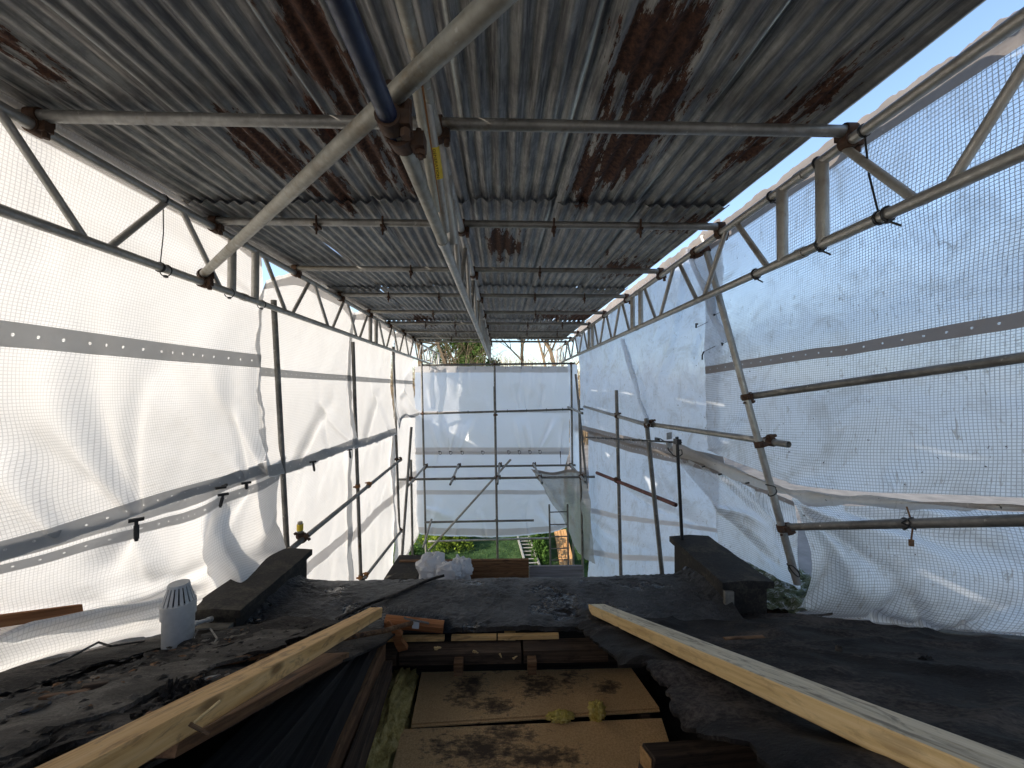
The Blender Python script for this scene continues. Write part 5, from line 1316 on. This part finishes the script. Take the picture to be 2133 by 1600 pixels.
# ties on the leaning upright and right tubes
def lashing(p, d, n, label):
    mb = MB(); d = Vector(d).normalized(); a = d.cross(Vector((0, 1, 0))).normalized(); b = d.cross(a)
    pts = []
    for i in range(n * 16 + 1):
        t = i * 2 * math.pi / 16; s = math.sin(i / (n * 16) * math.pi * 5) * .04
        pts.append(Vector(p) + d * s + (a * math.cos(t) + b * math.sin(t)) * (RTUBE + .004))
    mb.path(pts, .004, 5); tag(mb.build('cord_lashing', M['black_plastic'], None, SM), label, 'lashing')
A, B = TUBES['RE']; dE = (B - A).normalized()
def onRE(v):
    lo, hi = 0.0, 1.0
    for _ in range(40):
        m_ = (lo + hi) / 2
        if proj(A.lerp(B, m_))[1] < v: lo = m_
        else: hi = m_
    return A.lerp(B, lo)
lashing(onRE(1020), dE, 5, 'black cord lashed criss-cross round the leaning upright')
lashing(onRE(1187), dE, 2, 'black cord wound round the foot of the leaning upright')
A2, B2 = TUBES['RLw']; p = A2.lerp(B2, .36)
lashing(p, (B2 - A2), 2, 'cord wound round the lower right tube')
mb = MB(); mb.path([p + Vector((-.01, -.01, .09)), p + Vector((0, -.03, .0)), p + Vector((-.01, -.03, -.07))], .004, 6); mb.obox(p + Vector((-.01, -.03, -.085)), Vector((.009, 0, 0)), Vector((0, .006, 0)), Vector((0, 0, .016)))
tag(mb.build('cord_tail', M['brown_wood'], None, SM), 'frayed brown cord hanging from the lower right tube', 'cord')
for i, (u, v, dx, dy) in enumerate(((1450, 683, 0, .04), (1466, 733, .03, -.03), (1487, 657, .01, .02), (1506, 716, .02, .01))):
    p = onR(u, v, -.05); mb = MB(); mb.path([p, p + Vector((0, dx, dy)), p + Vector((0, dx * 2 - .03, dy * 1.5 - .03))], .008, 6)
    q = onR(u + 24, v - 12, -.03); mb.path([p, q], .0025, 5)
    tag(mb.build('toggle_tie', M['black_plastic'], None, SM), f'small black toggle tie near the torn sheet edge by the leaning upright, {ORD[i]} from left' if i < 2 else f'black toggle scrap against the leaning upright, {["upper", "lower"][i-2]} one', 'toggle tie', 'toggle ties on the right sheets')
for i, (u, v) in enumerate(((1500, 988), (1557, 1006), (1465, 972))):
    p = onR(u, v, -.13); mb = MB(); mb.path([p - Vector((.0, .02, -.006)), p + Vector((0, .022, -.008))], .008, 6)
    tag(mb.build('toggle_tie', M['black_plastic'], None, SM), f'black toggle lying on the beige hem left of the leaning upright, {["middle", "right", "left"][i]} one', 'toggle tie', 'toggle ties on the right sheets')

# ------------------------------------------------------------------ aerial on the right parapet
mastb = V(1.56, 3.30, -1.295); mastt = atY(1410, 910, 3.30)
aer = empty('tv_aerial', mastb, 'black television aerial with long boom on a mast on the right parapet', 'aerial')
mb = MB(); mb.tube(mastb, mastt, .014, n=12); mb.build('mast', M['black_plastic'], aer, SM)
bt0 = atY(1419, 922, 3.28); bt1 = atY(1221, 911, 5.2)
mb = MB(); mb.tube(bt0, bt1, .0085, n=8); mb.build('boom', M['black_plastic'], aer, SM)
mb = MB(); mb.obox(atY(1411, 920, 3.29), Vector((.02, 0, 0)), Vector((0, .035, 0)), Vector((0, 0, .022))); mb.build('clamp', M['black_plastic'], aer)
bd = (bt1 - bt0)
for k, u in enumerate((1243, 1260, 1278, 1297, 1316, 1336, 1352)):
    q = (u - 1419) / (1221 - 1419); lo, hi = 0, 1
    for _ in range(30):
        m_ = (lo + hi) / 2
        if proj(bt0 + bd * m_)[0] > u: lo = m_
        else: hi = m_
    c = bt0 + bd * lo; mb = MB(); mb.tube(c + Vector((-.028, .0, .018)), c + Vector((.028, 0, -.018)), .005, n=6); mb.obox(c, Vector((.007, 0, 0)), Vector((0, .012, 0)), Vector((0, 0, .012))); mb.build('director', M['alu'], aer)
mb = MB(); mb.obox(atY(1369, 916, 3.7), Vector((.012, 0, 0)), Vector((0, .035, 0)), Vector((0, 0, .018))); mb.build('junction_box', M['black_plastic'], aer)
for s in (-1, 1):
    c = atY(1394, 918 + s * 10, 3.45); mb = MB(); mb.obox(c, Vector((.035, .03, .0)), Vector((.002, -.002, 0)), Vector((0, 0, .030))); mb.build('reflector', M['alu'], aer)
mb = MB(); mb.path([atY(1375, 914, 3.66), atY(1388, 922, 3.5), atY(1393, 938, 3.4), atY(1402, 948, 3.32), atY(1412, 953, 3.28)], .0055, 6); mb.path([atY(1412, 953, 3.28), atY(1421, 946, 3.27), atY(1420, 937, 3.27), atY(1414, 938, 3.28)], .0055, 6); mb.build('cable', M['black_plastic'], aer, SM)

# ------------------------------------------------------------------ loft floor boards, joists, insulation
def slab(name, corners, th, mat, label, cat):
    mb = MB(); t = [Vector(c) for c in corners]; b_ = [c - Vector((0, 0, th)) for c in t]
    mb.add(t + b_, [(0,1,2,3), (7,6,5,4), (0,4,5,1), (1,5,6,2), (2,6,7,3), (3,7,4,0)])
    return tag(mb.build(name, mat), label, cat)
HF = -1.79
c0, c1, c2, c3 = atH(857, 1507, HF), atH(1373, 1474, HF), atH(1290, 1356, HF), atH(881, 1385, HF)
panel_far = slab('chipboard_panel', (c0, c1, c2, c3), .022, M['chip'], 'brown chipboard panel in the opening, further from the camera', 'board')
d0, d1, d2, d3 = atH(793, 1690, HF), atH(1440, 1690, HF), atH(1378, 1496, HF), atH(838, 1519, HF)
slab('chipboard_panel', (d0, d1, d2, d3), .022, M['chip'], 'brown chipboard panel in the opening, nearer the camera', 'board')
mb = MB(); mb.obox((c0 + c1) / 2 + Vector((0, -.006, -.012)), (c1 - c0) / 2, Vector((0, .006, 0)), Vector((0, 0, .003))); mb.build('tongue', M['chip'], panel_far)
for x in (-.62, -.15, .32, .80):
    mb = MB(); mb.box((x - .024, -.2, CZ - 1.985), (x + .024, 2.45, CZ - 1.815)); hp(mb, 'joist', M['old_wood'])
lump('glass_wool', atH(818, 1480, -1.83), (.11, .36, .10), M['glasswool'], 2.0, 'dusty yellow insulation between the joist and chipboard panels', 'insulation', 90, .35, .3, None, 2.6, False)
lump('glass_wool', atH(770, 1580, -1.84), (.13, .22, .10), M['glasswool'], 5.0, 'dusty insulation at the bottom edge left of the near panel', 'insulation', 80, .35, .3, None, 2.6, False)
def tuft(px, rx, rz, seed, label):
    rng = random.Random(seed); mb = MB(); c = atH(px[0], px[1], HF + .01)
    for i in range(260):
        q = Vector((rng.gauss(0, rx * .5), rng.gauss(0, .018), 0)); h = rz * rng.uniform(.3, 1) * math.exp(-(q.x / rx) ** 2 * 1.5)
        p = c + q; t = p + Vector((rng.gauss(0, .012), rng.gauss(0, .012), h)); s = Vector((rng.gauss(0, 1), rng.gauss(0, 1), .2)).normalized() * rng.uniform(.004, .012)
        mb.add([p - s, p + s, t + s * .4, t - s * .4], [(0, 1, 2, 3)])
    tag(mb.build('wool_tuft', M['glasswool_bright']), label, 'insulation')
lump('wool_tuft', atH(1168, 1500, HF) + Vector((0, 0, .018)), (.07, .03, .026), M['glasswool_bright'], 1.5, 'low bright yellow insulation tuft between the chipboard panels', 'insulation', 90, .32, .1, None, 3.5, False)
lump('wool_tuft', atH(1243, 1497, HF) + Vector((0, 0, .035)), (.045, .028, .055), M['glasswool_bright'], 4.5, 'taller bright yellow insulation tuft between the chipboard panels', 'insulation', 90, .38, .1, None, 3.2, False)
# timbers in the left of the opening
oriented('floor_joist', atY(722, 1366, 2.05), atY(440, 1680, 1.0), .17, .10, M['char_wood'], 'broad blackened joist in the left of the opening', 'joist', seg=6)
oriented('floor_joist', atY(765, 1352, 2.12), atY(600, 1660, 1.15), .10, .10, M['char_wood'], 'narrow blackened joist beside the broad one', 'joist', seg=6)
oriented('timber_plank', atY(797, 1360, 2.20), atY(668, 1660, 1.28), .030, .11, M['brown_wood'], 'reddish brown plank on edge next to the blackened joists', 'plank', seg=6)
oriented('timber_plank', atY(806, 1395, 2.16), atY(722, 1650, 1.36), .055, .09, M['old_wood'], 'grey brown plank beside the yellow insulation', 'plank', seg=6)
mb = MB(); mb.box((-1.9, -.5, CZ - 1.9), (hole_l(1.0) - .1, -.45, CZ - .4))
ra = oriented('cut_rafter', atY(1347, 1592, 1.27), atY(1560, 1572, 1.42), .06, .085, M['old_wood'], 'sawn off rafter end at the lower right of the opening', 'rafter', seg=2)
ra_d = (atY(1560, 1572, 1.42) - atY(1347, 1592, 1.27)).normalized(); ra0 = atY(1347, 1592, 1.27)
mb = MB(); sd_ = Vector((0, 0, 1)).cross(ra_d).normalized(); mb.obox(ra0 - ra_d * .003, ra_d * .002, sd_ * .027, Vector((0, 0, .04))); mb.build('sawn_face', M['fence_wood'], ra)
# long sawn timbers lying on the slope
def on_slope_timber(px0, px1, w, h, mat, label, off=.0, top=None):
    a, b_ = atS(px0[0], px0[1], off), atS(px1[0], px1[1], off)
    up = Vector((0, PB, 1)).normalized()
    return oriented('sawn_timber', a, b_, w, h, mat, label, 'timber', up=up, seg=12, jag=.003, top=top)
on_slope_timber((782, 1276), (-60, 1735), .072, .05, M['pine'], 'long orange sawn timber lying across the left side of the opening', .115)
on_slope_timber((1243, 1268), (2330, 1732), .108, .055, M['pine_pale'], 'long pale muddy sawn timber lying across the right side of the roof', .06, M['pine_mud'])
oriented('timber_plank', atS(688, 1372, .02), atS(330, 1560, .02), .10, .03, M['brown_wood'], 'brown plank lying under the orange sawn timber', 'plank', up=Vector((0, PB, 1)).normalized(), seg=4, jag=.01)
# nail and splinter on the orange timber
mb = MB(); a = atS(395, 1508, .12); mb.path([a, a + Vector((.03, .01, -.03))], .0035, 6); tag(mb.build('splinter', M['brown_wood']), 'dark splinter sticking out of the orange timber', 'splinter')
mb = MB(); a = atS(405, 1505, .125); mb.path([a, a + Vector((.035, .02, .025))], .003, 6); tag(mb.build('splinter', M['pine_pale']), 'pale splinter sticking up from the orange timber', 'splinter')
# broom
hc0, hc1 = atY(803, 1294, 2.38), atY(924, 1306, 2.38)
br = empty('broom', (hc0 + hc1) / 2, 'wooden broom with black bristles lying upturned at the edge of the opening', 'broom')
hd = (hc1 - hc0).normalized()
oriented('head', hc0, hc1, .05, .075, M['red_wood'], up=Vector((0, -.5, 1)).normalized(), parent=br, bev=.012)
rng = random.Random(4); mb = MB()
for i in range(520):
    q = hc0.lerp(hc1, rng.uniform(0.0, 1.02)) + Vector((0, .025 + rng.uniform(0, .02), rng.uniform(-.035, .03))); e = q + Vector((rng.gauss(.012, .012), .05 + rng.gauss(0, .01), rng.gauss(-.005, .012)))
    mb.tube(q, e, .0016, .001, 3, caps=False)
for i in range(160):
    q = hc1 + Vector((rng.uniform(-.01, .01), rng.uniform(-.01, .04), rng.uniform(-.035, .03))); mb.tube(q, q + Vector((.035 + rng.gauss(0, .01), rng.gauss(.02, .01), rng.gauss(-.01, .012))), .0016, .001, 3, caps=False)
mb.build('bristles', M['black_plastic'], br)
mb = MB(); hb0 = atY(858, 1298, 2.32); hb1 = atS(390, 1398, .05)
mb.path([hb0, hb0.lerp(hb1, .2) + Vector((0, 0, -.01)), hb0.lerp(hb1, .5), hb1], .0125, 12); mb.build('handle', M['brown_wood'], br, SM)
mb = MB(); mb.path([atY(842, 1286, 2.335), atY(846, 1289, 2.325), atY(888, 1297, 2.325), atY(893, 1299, 2.335)], .0055, 6); mb.build('bracket', M['galv_dark'], br, SM)
a = atY(866, 1302, 2.334); mb = MB(); mb.obox(a, hd * .02, Vector((0, .0015, .0)), Vector((0, .008, .016))); mb.build('paper_label', M['white_plastic'], br)
# broken upright of orange wood by the broom
def shard(p0, p1, w, mat, label, cat='wood scrap', seed=1):
    rng = random.Random(seed); p0, p1 = Vector(p0), Vector(p1); d = (p1 - p0); s = d.cross(Vector((0, 1, .2))).normalized(); t = d.normalized().cross(s); vs = []; fs = []; n = 6
    for k in range(n + 1):
        q = k / n; c = p0 + d * q + s * rng.uniform(-.25, .25) * w; ww = w * (1 - .75 * q ** 3) * rng.uniform(.8, 1.15)
        vs += [c - s*ww/2 - t*ww*.25, c + s*ww/2 - t*ww*.25, c + s*ww/2 + t*ww*.25, c - s*ww/2 + t*ww*.25]
    for k in range(n):
        for i in range(4): j = (i+1) % 4; fs.append((k*4+i, k*4+j, (k+1)*4+j, (k+1)*4+i))
    fs.append((3,2,1,0)); fs.append(tuple(n*4+i for i in range(4)))
    mb = MB(); mb.add(vs, fs); return tag(mb.build('wood_shard', mat), label, cat)
shard(atY(838, 1352, 2.33), atY(812, 1292, 2.26), .055, M['red_wood'], 'splintered orange brown wood standing in front of the broom', seed=3)
shard(atS(597, 1283, .02), atS(636, 1252, .03), .03, M['pine'], 'pale wood splinter on the felt beside the left parapet', seed=5)
for i, (u, v, du, dv, w) in enumerate(((905, 1352, 14, -4, .016), (985, 1356, 12, 4, .012), (1068, 1372, 10, -5, .010), (1040, 1362, 6, 8, .010))):
    a = atY(u, v, 2.30); b_ = atY(u + du, v + dv, 2.30); shard(a, b_, w, M['pine_pale'], f'pale wood chip on the wall plate in front of the panels, {ORD[i]} from left' if i < 2 else f'pale wood chip on the wall plate, {["right", "middle"][i-2]} of the panels edge', seed=20 + i)
# battens and slates scattered on the left slope
for i, (u0, v0, u1, v1, w, h, mt, lab) in enumerate(((520, 1338, 600, 1330, .03, .022, 'brown_wood', 'short brown batten below the left parapet'), (380, 1400, 470, 1388, .03, .025, 'brown_wood', 'short brown batten poking out below the broom handle'),
    (85, 1462, 180, 1450, .035, .03, 'brown_wood', 'brown batten end showing between torn felt layers at far left'), (170, 1438, 222, 1430, .035, .03, 'old_wood', 'dark batten end between the torn felt layers'), (505, 1362, 545, 1357, .03, .025, 'brown_wood', 'little brown batten stub near the grey cable'), (620, 1335, 720, 1325, .03, .02, 'old_wood', 'dark batten behind the orange timber'), (1510, 1330, 1590, 1326, .018, .012, 'brown_wood', 'short strip of wood lying on the right felt'))):
    oriented('wood_batten', atS(u0, v0, .035), atS(u1, v1, .035), w, h, M[mt], lab, 'batten', up=Vector((0, PB, 1)).normalized(), jag=.008)
def slate(px, w, l, rot, mat, label, off=.04, seed=1, tilt=.2):
    rng = random.Random(seed); c = atS(px[0], px[1], off); pts = []
    for k in range(9):
        a = 2 * math.pi * k / 9 + rng.uniform(-.25, .25); rr = rng.uniform(.7, 1.1); x, y = math.cos(a) * w * rr, math.sin(a) * l * rr
        x, y = x * math.cos(rot) - y * math.sin(rot), x * math.sin(rot) + y * math.cos(rot); pts.append(c + Vector((x, y, -PB * y + tilt * x)))
    mb = MB(); n = 9; mb.add(pts + [p - Vector((0, 0, .006)) for p in pts], [tuple(range(n)), tuple(range(2*n-1, n-1, -1))] + [(i, n+i, n+(i+1) % n, (i+1) % n) for i in range(n)])
    tag(mb.build('slate_piece', mat), label, 'slate', 'broken slate pieces')
slate((50, 1480), .05, .06, .6, M['slate'], 'pale broken slate at the far left edge of the roof', .05, 1, .35)
slate((430, 1412), .035, .03, .3, M['slate'], 'grey slate flake beside the broom handle', .05, 2)
slate((270, 1450), .022, .02, .2, M['slate'], 'small grey slate flake on the gritty felt', .05, 3)
slate((545, 1345), .05, .03, .2, M['felt_grit'], 'grey felt scrap below the left parapet', .045, 4)
slate((500, 1372), .06, .035, .5, M['felt'], 'dark felt scrap near the battens', .05, 5)
slate((455, 1345), .06, .03, .2, M['felt_grit'], 'grey felt scrap right of the vent pipe', .045, 6)
slate((10, 1570), .03, .05, .3, M['slate'], 'slate corner at the bottom left of the picture', .05, 7)
lump('felt_crumb', atS(355, 1455, .05), (.03, .03, .035), M['felt'], 3, 'ragged black felt crumb standing by the orange timber', 'felt scrap', 22, .9, .1, None, 3)
lump('felt_crumb', atS(418, 1432, .05), (.035, .02, .02), M['felt'], 6, 'black felt crumb further up beside the orange timber', 'felt scrap', 22, .9, .1, None, 3)
lump('felt_crumb', atS(1748, 1354, .02), (.012, .012, .02), M['felt'], 9, 'little black lump standing on the right felt', 'felt scrap', 16, .8, .1, None, 3)
lump('felt_crumb', atS(1930, 1372, .012), (.03, .012, .008), M['felt'], 12, 'dark flake lying on the right felt further right', 'felt scrap', 16, .8, .1, None, 3)
lump('felt_crumb', atS(1600, 1310, .012), (.05, .03, .012), M['felt'], 14, 'black torn felt patch on the right slope behind the pale timber', 'felt scrap', 24, .9, .1, None, 3)
# cables
mb = MB(); mb.path([atS(u, v, .02 + o) for u, v, o in ((-60, 1440, 0), (60, 1402, 0), (140, 1372, .02), (205, 1338, .05), (230, 1346, .04), (300, 1335, .0))], .005, 6); tag(mb.build('cable', M['black_plastic'], None, SM), 'thin black cable running along the left hem of the sheet', 'cable')
mb = MB(); mb.path([atS(u, v, .02 + o) for u, v, o in ((402, 1330, .03), (412, 1312, .06), (438, 1310, .06), (452, 1330, .03), (440, 1350, .01), (380, 1372, .0), (250, 1420, 0))], .004, 6); tag(mb.build('cable', M['galv_dark'], None, SM), 'grey cable looping beside the vent pipe', 'cable')
mb = MB(); mb.path([atS(u, v, .02 + o) for u, v, o in ((700, 1288, 0), (620, 1306, .01), (578, 1318, .02), (572, 1338, .02), (580, 1348, .01), (560, 1362, 0), (500, 1380, 0))], .004, 6); tag(mb.build('cable', M['galv_dark'], None, SM), 'grey cable bending over the felt behind the orange timber', 'cable')
# vent pipe
vb = atS(371, 1350, 0); vx, vy_, vz0 = vb.x, vb.y, vb.z
vr = 27.5 / FPX * vy_ * .95
vt = atY(371, 1232, vy_).z
vent = empty('vent_pipe', vb, 'white plastic soil vent pipe with slotted cowl on the left', 'vent pipe')
Hc = (atY(371, 1280, vy_).z); Ht2 = atY(371, 1252, vy_).z; Htop = atY(371, 1217, vy_).z
mb = MB(); mb.tube((vx, vy_, vz0 - .05), (vx, vy_, Hc), vr, n=32); mb.build('pipe', M['white_plastic'], vent, SM)
mb = MB(); mb.tube((vx, vy_, Hc - .002), (vx, vy_, Ht2), vr * 1.10, n=32); mb.build('collar', M['white_plastic'], vent, SM)
mb = MB(); mb.tube((vx, vy_, Ht2 + .001), (vx, vy_, Htop - .01), vr * .86, vr * .52, n=24); mb.build('slot_shade', M['hole'], vent, SM)  # near-black cone stands in for the shade inside the hollow cowl
for k in range(18):
    a = 2 * math.pi * k / 18; ca, sa = math.cos(a), math.sin(a); mb = MB()
    b0 = Vector((vx + ca * vr * 1.02, vy_ + sa * vr * 1.02, Ht2 - .002)); t0 = Vector((vx + ca * vr * .66, vy_ + sa * vr * .66, Htop - .004)); s = Vector((-sa, ca, 0)); o_ = Vector((ca, sa, .3)) * .004
    mb.add([b0 - s*.0075, b0 + s*.0075, t0 + s*.005, t0 - s*.005, b0 - s*.0075 - o_, b0 + s*.0075 - o_, t0 + s*.005 - o_, t0 - s*.005 - o_], [(0,1,2,3), (7,6,5,4), (0,4,5,1), (1,5,6,2), (2,6,7,3), (3,7,4,0)]); mb.build('slat', M['white_plastic'], vent)
mb = MB(); mb.tube((vx, vy_, Htop - .006), (vx, vy_, Htop + .006), vr * .72, vr * .66, n=28); mb.build('cap', M['white_plastic'], vent, SM)
mb = MB(); mb.ring((vx, vy_, vz0 + .0), Vector((0, PB * .6, 1)), vr * 1.0, vr * 1.5, .03, 24); mb.build('flashing', M['felt'], vent, SM)
# small overflow pipe
mb = MB(); a, b_ = atY(402, 1300, 2.2), atY(438, 1290, 2.34); mb.tube(a, b_, .011, n=12, hollow=True); mb.ring(a.lerp(b_, .08), b_ - a, .011, .015, .03); mb.ring(a.lerp(b_, .95), b_ - a, .011, .015, .03)
tag(mb.build('overflow_pipe', M['white_plastic'], None, SM), 'small white overflow pipe between the vent pipe and left parapet', 'pipe')
# orange brown plank pinned under the left sheet
oriented('timber_plank', atX(-80, 1305, -1.93), atX(166, 1270, -1.93), .03, .045, M['red_wood'], 'orange brown plank showing at the left edge above the draped sheet', 'plank', jag=.02)

# small crumbs of felt, grit and wood scattered over the left slope
mb = MB(); rng = random.Random(77)
for i in range(900):
    Y = rng.uniform(.7, 2.35); X = rng.uniform(-1.55, hole_l(Y) - .05) if Y < 2.0 else rng.uniform(-1.5, -.8)
    z = CZ + slope_h(Y) + rng.uniform(.03, .075) * (1 if X > -1.45 else .4); r = rng.uniform(.003, .014); q = []
    a0_ = rng.uniform(0, 6.28)
    for k in range(4):
        a = a0_ + k * 1.57 + rng.uniform(-.4, .4); rr = r * rng.uniform(.6, 1.6); q.append(Vector((X + math.cos(a) * rr, Y + math.sin(a) * rr * 1.3, z - PB * math.sin(a) * rr + rng.uniform(-.003, .004))))
    t = Vector((X, Y, z + r * .5))
    mb.add(q + [t], [(0, 1, 4), (1, 2, 4), (2, 3, 4), (3, 0, 4), (3, 2, 1, 0)], rng.choice((0, 0, 0, 1, 1, 2)))
tag(mb.build('roof_debris', [M['felt'], M['felt_grit'], M['brown_wood']]), 'small crumbs of felt and wood littering the left slope', 'debris', kind='stuff')
